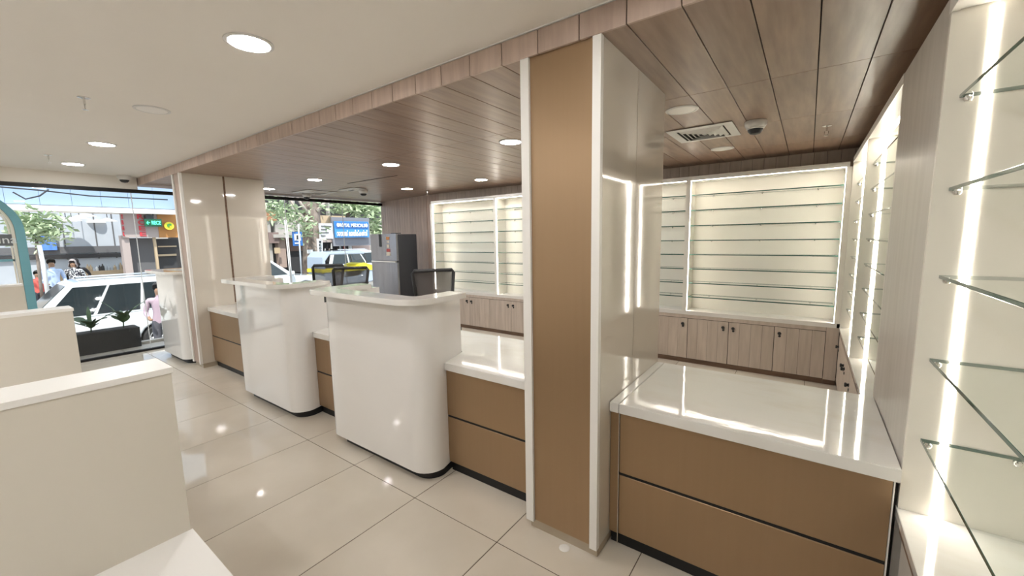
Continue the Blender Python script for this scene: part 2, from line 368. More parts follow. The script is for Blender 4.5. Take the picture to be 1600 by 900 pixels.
for (a, b, nm), lb in zip(bays, lab):
    s = thing('display_shelving', lb, 'shelving', ((a+b)/2, FX, .555), 'backlit shelf bays on the back wall')
    e0 = .0225
    B('back_panel', a, b, YB-.012, YB+.0, .567, 2.11, m_shelfin, s)
    B('top_rail', a, b, FX, YB-.012, ZT, 2.11, m_white, s); B('bottom_ledge', a, b, FX, YB-.012, .567, ZB, m_white, s)
    lx = a-.025 if nm == 'leftmost' else a
    rx_ = b if nm != 'rightmost' else b+.022
    B('side_panel', lx, a+e0, FX, YB-.012, ZB, ZT, m_shelfin, s); B('side_panel', b-e0, rx_, FX, YB-.012, ZB, ZT, m_shelfin, s)
    B('led_strip', a+e0, b-e0, FX+.010, FX+.026, ZT-.0015, ZT-.0003, m_led, s, label='glowing strip under the top rail')
    B('led_strip', a+e0+.0002, a+e0+.0015, FX+.008, FX+.026, ZB+.001, ZT-.009, m_led, s, label='glowing strip up the side')
    if nm == 'rightmost': B('led_strip', b-e0-.0015, b-e0-.0002, FX+.008, FX+.026, ZB+.001, ZT-.009, m_led, s, label='glowing strip up the side')
    L = b-a-2*e0-.018; D = YB-.014-(FX+.03)
    for z in SH:
        g_ = O('shelf', shelf_glass(L, D), None, ((a+b)/2, FX+.03+D/2, z), s)
        for fx in (-.36, 0, .36):
            O('shelf_support', brk, m_chrome, ((a+b)/2+fx*L, YB-.03, z-.005), g_)
# lower cabinets on back wall: pairs of doors
DX0 = [.191-.4185*k for k in range(0, 14)]
knobm = lathe([(0, 0), (.013, 0), (.010, .010), (.017, .018), (.014, .026), (0, .027)], 14)
keym = cylinder(.012, .006, 12, axis='Y')
def door(parent, x0, x1, knob_side, key=True):
    d = B('door', x0+.002, x1-.002, 4.876, 4.884, .057, .523, m_gap, parent)
    n = 4; w = (x1-x0-.004)/n
    for i in range(n): B('board', x0+.002+i*w+.001, x0+.002+(i+1)*w-.001, 4.868, 4.877, .057, .523, m_woodg, d)
    kx = x0+.045 if knob_side == 'L' else x1-.052
    k = O('knob', knobm, m_blackp, (kx, 4.868, .462), d); k.rotation_euler = (math.pi/2, 0, 0)
    O('keyhole', keym, m_blackp, (kx+.002, 4.866, .432), d)
cabs = [(0, 'L', None, 'single-door timber cabinet under the back shelves at the right corner'),
        (1, 'L', 'R', 'two-door timber cabinet under the wide back shelf bay, knobs side by side'),
        (3, 'R', 'L', None)]
names = ['timber door cabinet in the right corner under the wide back shelf bay', 'timber double-door cabinet left of the corner cabinet, its knobs side by side',
         'timber door cabinet beside the near pillar, its single knob at the right', 'timber door cabinet under the back shelves right behind the near pillar',
         'timber door cabinet at the left edge of the near pillar, behind the nearest podium', 'timber double-door cabinet behind the nearest podium, its knobs close together',
         'timber door cabinet low behind the chair nearest the fridge', 'timber door cabinet under the left end of the back shelves']
edges = [.191, -.2275, -1.0645, -1.483, -2.320, -3.157, -3.994, -4.83, -5.25]
sides = [['L'], ['R', 'L'], ['R'], ['R', 'L'], ['R', 'L'], ['R', 'L'], ['R', 'L'], ['R']]
for k in range(8):
    xb, xa = edges[k], edges[k+1]
    c = thing('base_cabinet', names[k], 'cabinet', ((xa+xb)/2, 5.0, 0), 'timber base cabinets under the back shelves')
    B('carcass', xa, xb, 4.885, YB+.0, .05, .527, m_gap, c); B('plinth', xa, xb, 4.886, YB, 0, .05, m_rail, c)
    B('top_rail', xa, xb, 4.872, YB, .528, .566, m_rail if 0 else m_woodg, c)
    n = len(sides[k]); w = (xb-xa)/n
    for i in range(n): door(c, xa+i*w, xa+(i+1)*w, sides[k][i])
cf = thing('corner_filler', 'plain timber filler board in the back right corner beside the doors', 'panel', (.24, 4.87, 0))
B('filler', .193, .288, 4.872, 4.884, .05, .566, m_woodg, cf); B('plinth', .193, .288, 4.884, 4.9, 0, .05, m_rail, cf)

# right wall: base cabinets, ledge, bays, pier
RXF = .289
def side_bay(y0, y1, zs, label, led_w, top=2.11, topled=True, zb=.578, dpth=.295, fy=0.045):
    s = thing('side_shelving', label, 'shelving', (RXF, (y0+y1)/2, zb-.025), 'backlit shelf bays on the right wall')
    X1 = RXF+dpth
    B('back_panel', X1, X1+.015, y0, y1, zb, top, m_shelfin, s)
    B('top_rail', RXF, X1, y0, y1, top-.01, top+.03, m_white, s)
    B('front_rail', RXF-.002, RXF+.016, y0, y1, top-.012, top+.032, m_white, s)
    B('side_panel', RXF, X1, y1-.018, y1, zb, top-.01, m_shelfin, s); B('side_panel', RXF, X1, y0, y0+.018, zb, top-.01, m_shelfin, s)
    B('led_strip', .366, .366+led_w, y1-.0195, y1-.0182, zb+.001, top-.02, m_led, s, label='glowing strip up the far side panel')
    if topled: B('led_strip', .366, .366+led_w, y0+.03, y1-.03, top-.0115, top-.0102, m_led, s, label='glowing strip along the top')
    D = X1-.322; Ls = y1-y0-.044
    for z in zs:
        bmk = ('sgy', round(Ls, 3), round(D, 3))
        if bmk not in _c:
            bm = bmesh.new(); bm_box(bm, (-D/2, -Ls/2, -.005), (D/2, Ls/2, .005), .0008); me = to_mesh(bm, 'glass_shelf'); me.materials.append(m_sglass); me.materials.append(m_sedge)
            for f in me.polygons: f.material_index = 0 if abs(f.normal.z) > .9 else 1
            _c[bmk] = me
        g_ = O('shelf', _c[bmk], None, (.322+D/2, (y0+y1)/2, z), s)
        for yy in (y1-.03, y0+.03):
            O('shelf_support', brk, m_chrome, (.338, yy, z-.006), g_)
            O('shelf_support', brk, m_chrome, (.52, yy, z-.006), g_)
    return s
side_bay(.52, 1.746, [1.854, 1.597, 1.341, 1.085, .826, .70][:5], 'big backlit glass-shelf bay at the right edge, nearest the camera', .019, top=2.10, topled=False)
side_bay(2.456, 3.735, [1.931, 1.762, 1.594, 1.427, 1.255, 1.083, .909, .736], 'backlit glass-shelf bay on the right wall just beyond the plain pier', .020)
side_bay(3.735, 4.868, [1.904, 1.744, 1.572, 1.413, 1.252, 1.089, .926, .760], 'narrow-looking backlit bay on the right wall in the back corner', .020)
pr = thing('pier', 'plain pale grained pier between the right-hand shelf bays', 'pier', (RXF, 2.1, 0))
B('face_panel', RXF, RXF+.3, 1.748, 2.454, .0, 2.14, m_pier, pr); B('side_pier', RXF+.002, XR, 1.75, 2.452, 2.14, WZ, m_pier, pr) if 0 else None
# ledges and cabinets under the bays
def ledge(y0, y1, label):
    o = B('ledge_slab', RXF-.004, XR, y0, y1, .548, .5785, m_stone, bev=.002); return tag(o, label, 'ledge')
ledge(.5, 1.747, 'white stone ledge under the big bay at the right edge')
ledge(2.455, 4.868, 'white stone ledge under the far bays on the right wall')
def side_cab(y0, y1, n, label, glossy=False):
    c = thing('side_cabinet', label, 'cabinet', (RXF, (y0+y1)/2, 0), 'base cabinets along the right wall')
    B('carcass', RXF+.03, XR-.001, y0, y1, .05, .547, m_gap, c); B('plinth', RXF+.035, XR-.001, y0, y1, 0, .049, m_rail, c)
    B('top_rail', RXF+.004, RXF+.03, y0, y1, .512, .547, m_rail, c)
    w = (y1-y0)/n
    for i in range(n):
        d = B('door', RXF+.012, RXF+.029, y0+i*w+.002, y0+(i+1)*w-.002, .055, .508, m_gap if not glossy else m_pier, c)
        if not glossy:
            q = (w-.004)/4
            for j in range(4): B('board', RXF+.004, RXF+.013, y0+i*w+.002+j*q+.001, y0+i*w+.002+(j+1)*q-.001, .055, .508, m_woodg, d)
            ky = y0+(i+1)*w-.05 if i % 2 == 0 else y0+i*w+.05
            k = O('knob', knobm, m_blackp, (RXF+.004, ky, .40), d); k.rotation_euler = (0, -math.pi/2, 0)
            O('keyhole', cylinder(.012, .006, 12, axis='X'), m_blackp, (RXF+.002, ky, .365), d)
    return c
side_cab(3.68, 4.52, 2, 'timber side cabinet with knobs near the back right corner')
side_cab(2.46, 3.675, 3, 'timber side cabinet behind the wide right counter')
side_cab(4.525, 4.866, 1, 'timber side cabinet in the back right corner')
side_cab(.5, 1.70, 2, 'pale cabinet under the near right ledge', True)

# ================================================================== CEILING FITTINGS
lampb = lathe([(.098, 0), (.098, -.004), (.084, -.007), (.080, -.004), (.080, 0)], 40)
lampd = cylinder(.080, .004, 40)
def downlight(x, y, z, on, label):
    t = thing('downlight', label, 'light', (x, y, z), 'round ceiling downlights')
    O('bezel', lampb, m_plast, (x, y, z), t)
    O('diffuser', lampd, m_lamp if on else m_lampoff, (x, y, z-.0035), t, label='glowing diffuser' if on else 'unlit diffuser')
wl_ = [(-2.08, 1, 'large lit round downlight in the white ceiling, nearest the camera'), (-3.586, 0, 'unlit round downlight in the white ceiling'),
       (-5.124, 1, 'lit round downlight in the white ceiling, left of the unlit one'), (-6.588, 1, 'lit round downlight in the white ceiling nearest the shopfront'),
       (-.58, 1, 'lit downlight in the white ceiling just above the camera')]
for x, on, l in wl_: downlight(x, .885, CZ, on, l)
for x in (-.58, -2.08, -3.586, -5.124, -6.588):
    for y in (-.75, -2.4): downlight(x, y, CZ, 1, 'lit downlight in the white ceiling behind the camera')
for x, y, on, l in [(-.697, 2.815, 0, 'large unlit downlight in the timber ceiling beside the near pillar'), (-.695, 4.30, 0, 'small-looking unlit downlight in the timber ceiling beyond the air vent'),
                    (-2.034, 2.805, 1, 'lit downlight in the timber ceiling just left of the near pillar'), (-3.60, 2.81, 1, 'lit downlight in the middle of the timber ceiling, front row'),
                    (-5.193, 2.845, 1, 'lit downlight in the timber ceiling above the middle podium'), (-6.56, 2.87, 1, 'lit downlight in the timber ceiling at the edge of the far pillar'),
                    (-3.63, 4.31, 1, 'lit downlight in the timber ceiling above the second back shelf bay'), (-5.118, 4.28, 1, 'lit downlight in the timber ceiling above the fridge'),
                    (-2.12, 4.30, 1, 'lit downlight in the timber ceiling hidden behind the near pillar')]:
    downlight(x, y, WZ, on, l)
def sprinkler(x, y, z, label):
    t = thing('sprinkler', label, 'sprinkler', (x, y, z), 'ceiling sprinklers')
    O('rose', lathe([(.030, 0), (.030, -.004), (.012, -.008), (0, -.008)], 20), m_chrome, (x, y, z), t)
    O('stem', cylinder(.006, .035, 10), m_chrome, (x, y, z-.024), t)
    bm = bmesh.new(); bm_tube(bm, [(-.012, 0, -.04), (-.012, 0, -.062), (0, 0, -.07), (.012, 0, -.062), (.012, 0, -.04)], .002, 6); O('yoke', to_mesh(bm, 'yoke'), m_chrome, (x, y, z), t)
    O('deflector', cylinder(.014, .002, 14), m_chrome, (x, y, z-.072), t)
sprinkler(-3.60, .57, CZ, 'chrome sprinkler in the white ceiling near the unlit downlight')
sprinkler(-6.12, .66, CZ, 'far small chrome sprinkler in the white ceiling')
sprinkler(.062, 3.92, WZ, 'chrome sprinkler in the timber ceiling at right')
sprinkler(-5.05, 4.64, WZ, 'small chrome sprinkler above the left back shelf bay')
def dome(x, y, z, label, r=.062, dark=False):
    t = thing('dome_camera', label, 'security camera', (x, y, z), 'dome security cameras')
    O('housing', lathe([(r*.95, 0), (r, -.006), (r*.98, -.03), (r*.80, -.048), (r*.74, -.05), (0, -.05)], 28), m_plast, (x, y, z), t)
    O('dome', lathe([(r*.72, -.049), (r*.66, -.068), (r*.45, -.086), (0.0, -.094)], 24), m_blackp, (x, y, z), t)
    O('collar', lathe([(r*.76, -.047), (r*.80, -.052), (r*.72, -.056)], 24), m_plast, (x, y, z), t)
dome(-.349, 3.43, WZ, 'white dome camera beside the vent in the timber ceiling', .07)
dome(-6.86, 3.60, WZ-.0, 'white dome camera by the window head near the far pillar', .07)
dome(-5.75, 3.93, WZ, 'dark dome camera just below a small vent, above the fridge side', .07)
dome(-7.26, 1.42, CZ, 'white dome camera in the corner over the left shopfront', .07)
def vent(x0, x1, y0, y1, label, z=WZ):
    cx, cy = (x0+x1)/2, (y0+y1)/2
    t = thing('air_vent', label, 'vent', (cx, cy, z), 'square ceiling air vents')
    def ring(a, b, z0, z1, nm, mm):
        bm = bmesh.new(); A = []; 
        w, h = (x1-x0)/2, (y1-y0)/2
        def rc(q, zz): return [bm.verts.new((s*(w-q), u*(h-q), zz)) for s, u in ((-1, -1), (1, -1), (1, 1), (-1, 1))]
        r = [rc(a, z0), rc(b, z1), rc(b, z1+.003), rc(a, z0+.003)]
        for P, Q in zip(r, r[1:]+r[:1]):
            for i in range(4): bm.faces.new((P[i], P[(i+1) % 4], Q[(i+1) % 4], Q[i]))
        bmesh.ops.recalc_face_normals(bm, faces=bm.faces); return O(nm, to_mesh(bm, nm), mm, (cx, cy, z), t)
    B('backing', x0+.05, x1-.05, y0+.05, y1-.05, z-.004, z-.001, m_gap, t)
    ring(0, .06, -.008, -.010, 'frame', m_plast)
    q = .075; 
    while q < min(x1-x0, y1-y0)/2-.02: ring(q, q+.022, -.006, -.020, 'louvre', m_plast); q += .032
vent(-.93, -.48, 3.30, 3.78, 'square white louvred air vent in the timber ceiling at right')
vent(-6.75, -6.25, 3.30, 3.80, 'flat air vent by the window head, left')
vent(-5.95, -5.55, 3.62, 3.86, 'short slot vent next to the dark dome camera')
hs = thing('access_hatch', 'thin outline of an access hatch in the timber ceiling above the fridge', 'hatch', (-4.7, 3.35, WZ))
B('hatch_edge', -5.22, -4.15, 3.32, 3.335, WZ-.003, WZ-.0005, m_gap, hs)

# ================================================================== LEFT WORKSTATIONS
m_part = mottle(mat('cream_partition', (.66, .615, .53), .5), (.69, .645, .56), 1.5)
m_desk = mottle(mat('white_desktop', (.82, .80, .77), .25), (.80, .78, .75), 2)
def station(x, label, ye, xw=1.4):
    t = thing('workstation', label, 'desk', (x-.5, -1.2, 0), 'low white partitioned workstations')
    B('partition', x-.13, x, -2.8, ye-.004, 0, 1.166, m_part, t, label='cream partition panel')
    B('partition_cap', x-.135, x+.002, -2.8, ye, 1.166, 1.180, m_trimw, t, label='white cap along the partition')
    B('desktop', x, x+xw, -2.8, ye+.0, .722, .75, m_desk, t)
    B('end_panel', x+.02, x+xw-.02, ye-.05, ye-.02, .0, .722, m_part, t); B('end_panel', x+xw-.05, x+xw-.02, -2.8, ye-.05, 0, .722, m_part, t)
station(-1.24, 'cream workstation partition and white desktop in the lower left foreground', .285, .95)
station(-2.84, 'second cream workstation partition, behind the foreground one', .312, .95)
station(-5.0, 'farthest cream workstation partition, at the left edge', .30, .95)

# ================================================================== FRIDGE
fx0, fx1, fy0, fy1, fz = -6.19, -5.50, 4.30, 4.76, 1.575
f = thing('fridge', 'tall dark steel two-door fridge beside the back shelves', 'fridge', ((fx0+fx1)/2, 4.5, 0))
B('cabinet', fx0, fx1, fy0+.055, fy1, .03, fz-.01, m_frs, f, bev=.008, label='black fridge side'); B('plinth', fx0+.03, fx1-.03, fy0+.07, fy1-.03, 0, .03, m_blackp, f)
def bowdoor(z0, z1):
    n = 10; pts = [(fx0+.0+(fx1-fx0)*i/n, fy0+.015-.022*math.sin(math.pi*i/n)) for i in range(n+1)]
    return prism(pts+[(fx1, fy0+.052), (fx0, fy0+.052)], z0, z1)
d1 = O('door', bowdoor(1.125, fz), m_fr, (0, 0, 0), f, label='upper freezer door'); d2 = O('door', bowdoor(.06, 1.095), m_fr, (0, 0, 0), f, label='lower fridge door')
B('handle_trim', fx0+.02, fx1-.02, fy0-.008, fy0+.03, 1.098, 1.12, m_chrome, f, bev=.004, label='chrome trim between the doors')
B('display', fx0+.27, fx0+.34, fy0-.011, fy0+.0, 1.36, fz-.005, m_black, d1, bev=.002, label='black control strip')
m_stk = [mat('sticker_orange', (.6, .25, .08), .5), mat('sticker_cream', (.7, .62, .5), .5), mat('sticker_red', (.5, .06, .05), .5)]
for k, (dz, w, h, mm) in enumerate([(1.50, .07, .05, 0), (1.44, .05, .03, 1), (1.37, .05, .06, 1), (1.30, .08, .05, 2), (1.24, .09, .06, 1)]):
    B('sticker', fx0+.50-w/2, fx0+.50+w/2, fy0-.0085, fy0+.001, dz-h/2, dz+h/2, m_stk[mm], d1, label='small energy label')
B('hinge_cap', fx1-.12, fx1-.02, fy0+.01, fy0+.14, fz, fz+.012, m_blackp, f)

# ================================================================== OFFICE CHAIRS
def chair():
    t = thing('office_chair', '', 'chair')
    # back frame: local X width, faces -Y (sitter looks towards -Y), leaning back
    def bk(x, z): return (x, .22+.16*(z-.55), z)
    wt, wb_, z0, z1 = .245, .195, .60, 1.10
    corners = [(-wb_, z0), (-wt, z1-.03), (-wt+.02, z1), (wt-.02, z1), (wt, z1-.03), (wb_, z0)]
    LP('back_frame', (lambda: (lambda bm: (bm_tube(bm, [bk(x, z) for x, z in corners+[corners[0]]], .021, 8), to_mesh(bm, 'bf'))[1])(bmesh.new()))(), m_chair, t)
    bm = bmesh.new(); nx, nz = 8, 8; G = [[None]*(nz+1) for _ in range(nx+1)]
    for i in range(nx+1):
        for j in range(nz+1):
            z = z0+(z1-z0-.0)*j/nz; w = wb_+(wt-wb_)*j/nz; x = -w+2*w*i/nx; p = Vector(bk(x, z)); p.y += .03*math.sin(math.pi*i/nx)
            G[i][j] = bm.verts.new(p)
    for i in range(nx):
        for j in range(nz): bm.faces.new((G[i][j], G[i+1][j], G[i+1][j+1], G[i][j+1])).smooth = True
    LP('back_mesh', to_mesh(bm, 'bm'), m_mesh, t)
    LP('seat', prism(rrect(-.24, .24, -.25, .23, .07), .43, .50, bev=.015), m_fab, t)
    LP('back_bracket', tube([(0, .15, .42), (0, .27, .45), (0, .25, .66), (0, .26, .78)], .022), m_chair, t)
    LP('gas_column', cylinder(.028, .32, 16), m_chrome, t, (0, 0, .26))
    for k in range(5):
        a = 2*math.pi*k/5
        LP('base_arm', tube([(0, 0, .11), (.28*math.cos(a), .28*math.sin(a), .075)], [.022, .014]), m_chair, t)
        LP('castor', cylinder(.028, .04, 14, axis='Y'), m_blackp, t, (.28*math.cos(a), .28*math.sin(a), .028), (0, 0, a))
    return t
ch0 = chair()
specs = [((548, 422), 5.6, .60, 'black mesh office chair seen over the gap between the two nearer podiums'), ((513, 419), 6.3, .58, 'black mesh office chair farthest from the camera, behind the middle podium'),
         ((677, 426), 4.9, .92, 'black mesh office chair behind the nearest podium, in front of the back shelves')]
for k, ((u, v), d, rz, l) in enumerate(specs):
    c = ch0 if k == 0 else copy_tree(ch0)
    p = at(u, v, d); c.rotation_euler = (0, 0, rz)
    back = Vector((0, .22+.16*.55, 0)); back.rotate(Matrix.Rotation(rz, 3, 'Z')); c.location = (p.x-back.x, p.y-back.y, 0)
    tag(c, l, 'chair', 'black mesh office chairs behind the counters')
#@@OUT
# ================================================================== OUTSIDE: street level below the shop
GZ = -1.2
def px4(u0, v0, u1, v1, x):       # y and z ranges on the plane X = x measured between two picture corners
    a = atx(u0, v0, x); b = atx(u1, v1, x); c = atx(u0, v1, x); d = atx(u1, v0, x)
    return (a.y+c.y)/2, (b.y+d.y)/2, (b.z+c.z)/2, (a.z+d.z)/2
def PB(name, u0, v0, u1, v1, x, t, m, parent=None, bev=0, label=None):
    y0, y1, z0, z1 = px4(u0, v0, u1, v1, x); return B(name, x-t, x, y0, y1, z0, z1, m, parent, bev, label)
m_asph = mottle(mat('asphalt', (.20, .19, .18), .85), (.28, .27, .25), 3, bump=.1)
m_pave = mottle(mat('grey_paving', (.42, .38, .34), .5), (.5, .46, .41), 4)
m_conc = mottle(mat('weathered_concrete', (.40, .38, .36), .8), (.52, .49, .46), 1.2)
m_bluef = mat('pale_blue_cladding', (.30, .40, .56), .5)
m_beam = mat('white_beam', (.85, .83, .80), .5)
m_greyw = mottle(mat('grey_cafe_wall', (.46, .50, .56), .7), (.54, .58, .64), .8)
m_dark = mat('dark_interior', (.045, .045, .05), .8)
m_darkg = mat('dark_grey_band', (.14, .14, .15), .7)
m_pinkp = mat('beige_pink_panel', (.46, .38, .36), .6)
m_red = mat('red_letters', (.72, .05, .07), .5)
m_orange = mat('orange_board', (.50, .22, .06), .6)
m_yel = mat('yellow_sign', (.95, .80, .05), .5)
m_teal = mat('teal_arch', (.16, .38, .44), .5)
m_cream = mat('cream_trim', (.80, .72, .62), .5)
m_wht = mat('white_paint', (.82, .82, .82), .4)
m_blue = mat('blue_sign', (.04, .17, .50), .5)
m_sky = mat('blue_sign_light', (.06, .28, .66), .5)
m_tan = mat('tan_board', (.55, .42, .28), .7)
m_bark = mottle(mat('bark', (.16, .12, .10), .95), (.34, .28, .24), 5, (1, 1, .5), 6, bump=.4)
m_leaf = mottle(mat('leaf_green', (.26, .36, .20), .6), (.55, .64, .42), 2, detail=3)
m_leafd = mottle(mat('leaf_dark', (.03, .07, .025), .5), (.07, .13, .05), 6)
m_plnt = mat('black_planter', (.02, .021, .023), .5)
m_cpaint = mat('white_car_paint', (.76, .80, .82), .15, coat=.8)
m_cpaint2 = mat('silver_blue_car_paint', (.45, .52, .62), .2, coat=.8)
m_cglass = mat('car_window', (.02, .03, .035), .05, coat=.6)
m_tyre = mat('tyre', (.02, .02, .02), .8)
m_rim = mat('wheel_rim', (.7, .7, .72), .25, metal=.8)
m_head = mat('headlamp', (.8, .82, .85), .1, coat=.5)
m_skin = mat('skin', (.33, .19, .12), .6)
m_hair = mat('black_hair', (.012, .01, .01), .6)
m_screen = mottle(mat('tv_picture', (.01, .03, .12), .4, emit=(.05, .16, .6), es=.25), (.1, .2, .5), 2)
g1 = B('street_ground', -60, -8.02, -30, 45, GZ-.1, GZ, m_asph); tag(g1, 'grey asphalt street outside', 'street', kind='structure')
g2 = B('street_plinth', -8.03, XG-.035, -6, 8, GZ, -.02, m_pave); tag(g2, 'grey paved plinth in front of the shopfront', 'pavement', kind='structure')
for i in range(22): 
    y = -4.5+i*.5; O('paving_slab', m_box(.59, .49, .018, .002), m_pave, (-7.722, y, -.012), g2)
g4 = B('street_apron', -18.5, -13.9, 4.6, 45, GZ, -.65, m_asph); tag(g4, 'raised parking strip across the street', 'street', kind='structure')
g3 = B('street_sidewalk', -40, -18.5, -30, 45, GZ, -.75, m_pave); tag(g3, 'raised pavement on the far side of the street', 'pavement', kind='structure')
k_ = B('kerb_ledge', -8.02, -7.92, 1.50, 2.6, -.003, .035, m_pave, bev=.004); tag(k_, 'low grey stone ledge beside the black planter', 'ledge')
# planter and plants
pl = thing('planter', 'long black planter box outside the left shopfront glass', 'planter', (-7.9, .85, 0))
O('box', prism([(-8.04, -.003), (-8.07, .285), (-7.77, .285), (-7.80, -.003)], .15, 1.475, 'Y'), m_plnt, (0, 0, 0), pl)
B('soil', -8.05, -7.79, .17, 1.455, .284, .290, m_gap, pl)
def leaf(L, w):
    bm = bmesh.new(); n = 6; rows = []
    for i in range(n+1):
        t = i/n; ww = w*math.sin(math.pi*min(1, t*.95+.02))**.7; z = .15*L*math.sin(t*2.2)
        rows.append([bm.verts.new((L*t, s*ww/2, z-abs(s)*.0+(.02*L if s else 0))) for s in (-1, 0, 1)])
    for A, Bq in zip(rows, rows[1:]):
        for k in range(2): bm.faces.new((A[k], A[k+1], Bq[k+1], Bq[k])).smooth = True
    return to_mesh(bm, 'leaf')
lf_r = leaf(.20, .17); lf_l = leaf(.36, .045)
for k, (y, l, hh, nr, nl) in enumerate([(1.33, 'leafy plant with one big round leaf at the planter end', .22, 6, 5), (1.0, 'low leafy plant in the middle of the black planter', .15, 8, 4), (.62, 'plant at the left end of the black planter', .16, 6, 5)]):
    t = thing('potted_plant', l, 'plant', (-7.92, y, .287), 'plants in the black planter')
    st = O('stem', tube([(-7.92, y, .287), (-7.92, y+.01, .287+hh*.6), (-7.91, y, .287+hh)], .008, 6), m_leafd, (0, 0, 0), t)
    for i in range(nr):
        a = i*2.4; o = O('leaf', lf_r, m_leafd, (-7.92+.02*math.cos(a), y+.03*math.sin(a), .287+hh*(.35+.6*i/nr)), t); o.rotation_euler = (random.uniform(-.6, .6), random.uniform(-1.1, .1), a); o.scale = [random.uniform(.5, 1.0)]*3
    for i in range(nl):
        a = i*1.3+.4; o = O('leaf', lf_l, m_leafd, (-7.92, y, .287+hh*.4), t); o.rotation_euler = (0, random.uniform(-.9, -.2), a)
# teal arch frame outside the glass
ar = thing('arch_frame', 'teal arched frame with cream inner trim outside the glass at the left edge', 'arch', (-7.7, -.2, 0))
yr = atx(52, 440, -7.6).y; ztop = atx(6, 293, -7.6).z
def archpts(off, r): 
    R_ = r; cy = yr-off-R_; cz = ztop-off*.9-R_; pts = [(cy*1-(R_)*0-.0, 0)]
    p = [(yr-off, -.02)]+[(cy+R_*math.cos(a), cz+R_*math.sin(a)) for a in [math.pi/2*i/12 for i in range(13)]]
    q = [(2*(yr-.75)-y, z) for y, z in reversed(p)]
    return p+q
def archband(o0, o1, x0, x1, m, nm):
    A = archpts(o0, .50-o0); Bp = archpts(o1, .50-o1); bm = bmesh.new(); n = len(A)
    V = [[bm.verts.new((x, y, z)) for y, z in P] for x in (x0, x1) for P in (A, Bp)]
    for i in range(n-1):
        for P, Q in ((0, 1), (2, 3), (0, 2), (1, 3)): bm.faces.new((V[P][i], V[P][i+1], V[Q][i+1], V[Q][i]))
    bmesh.ops.recalc_face_normals(bm, faces=bm.faces); return O(nm, to_mesh(bm, nm), m, (0, 0, 0), ar)
archband(0, .075, -7.72, -7.60, m_teal, 'outer_band'); archband(.077, .105, -7.70, -7.62, m_cream, 'inner_trim'); archband(.112, .125, -7.68, -7.64, m_cream, 'inner_bead')
B('cross_rail', -7.68, -7.64, yr-1.38, yr-.11, 1.30, 1.325, m_teal, ar); B('cross_rail', -7.68, -7.64, yr-1.38, yr-.11, .93, .965, m_cream, ar)
by = px4(0, 366, 27, 384, -7.62); B('name_band', -7.64, -7.625, by[0]-.6, by[1]+.01, by[2], by[3], m_darkg, ar)
tx = O('lettering', text_mesh('Edodina', (by[3]-by[2])*.95, .003, 'RIGHT'), m_wht, (-7.62, by[1], (by[2]+by[3])/2), ar); tx.rotation_euler = (math.pi/2, 0, math.pi/2)
# ---- cafe building across the street (left window)
X0 = -21.0
cb = thing('cafe_building', 'pale blue building across the street with a white beam over an open cafe', 'building', (X0, 3, GZ))
b0 = px4(-60, 225, 272, 322, X0)
for i in range(7):
    w = (b0[1]-b0[0])/7; B('cladding_panel', X0-.3, X0, b0[0]+i*w+.004, b0[0]+(i+1)*w-.004, b0[2], b0[3]+1.2, m_bluef, cb)
PB('beam', -60, 323, 274, 331, X0+.5, 1.0, m_beam, cb)
bw = px4(-60, 331, 192, 520, X0-3); B('back_wall', X0-3.2, X0-3, bw[0], bw[1]+1, -.75, bw[3]+.8, m_greyw, cb)
for u in (30, 100, 150, 178): 
    y_ = atx(u, 370, X0-2.99).y; B('wall_joint', X0-3, X0-2.985, y_-.02, y_+.02, .9, 3.6, m_darkg, cb)
PB('dark_rail', -60, 398, 196, 405, X0-2.9, .1, m_dark, cb); PB('grey_band', -60, 386, 192, 397, X0-2.95, .03, m_darkg, cb)
PB('cafe_counter', 60, 424, 215, 470, X0-1.2, .6, m_tan, cb)
PB('end_column', 196, 368, 208, 470, X0, .4, m_pinkp, cb); PB('fascia_panel', 190, 334, 247, 371, X0+.1, .12, m_pinkp, cb, label='beige pink sign panel')
PB('shutter', 206, 372, 246, 470, X0-.4, .1, m_darkg, cb, label='dark rolling shutter'); PB('orange_fascia', 247, 334, 276, 371, X0+.12, .14, m_orange, cb, label='orange sign panel')
PB('timber_post', 243, 371, 247, 430, X0, .12, m_tan, cb); PB('glazing', 247, 373, 276, 430, X0-.4, .1, m_dark, cb)
PB('glazing_bar', 247, 384, 276, 386, X0-.3, .05, m_tan, cb); PB('glazing_bar', 247, 397, 276, 400, X0-.3, .05, m_tan, cb)
def letters(txt, u0, v0, u1, v1, x, m, name, parent, size=None):
    y0, y1, z0, z1 = px4(u0, v0, u1, v1, x); me = text_mesh(txt, 1, .01, bold=.02)
    xs = [v.co.x for v in me.vertices]; zs = [v.co.y for v in me.vertices]; sx = (y1-y0)/(max(xs)-min(xs)); sy = (z1-z0)/(max(zs)-min(zs)); cx_, cz_ = (max(xs)+min(xs))/2, (max(zs)+min(zs))/2
    for v in me.vertices: v.co.x = (v.co.x-cx_)*sx; v.co.y = (v.co.y-cz_)*sy; v.co.z *= 1.5
    o = O(name, me, m, (x+.01, (y0+y1)/2, (z0+z1)/2), parent); o.rotation_euler = (math.pi/2, 0, math.pi/2); return o
for i, ch in enumerate('RCEE'): letters(ch, 214+i*1.5, 335+i*9, 224+i*1.5, 342+i*9, X0+.11, m_red, 'red_letter', cb)
for i in range(4): letters('XBHK'[i], 189+i*1.0, 335+i*9, 192+i*1.0, 342+i*9, X0+.11, m_red, 'red_letter', cb)
gs = thing('round_sign', 'round yellow sign on the orange panel across the street', 'sign', tuple(atx(264, 352, X0+.3)))
c_ = atx(264, 353, X0+.25); r_ = (atx(272, 353, X0).y-atx(257, 353, X0).y)/2
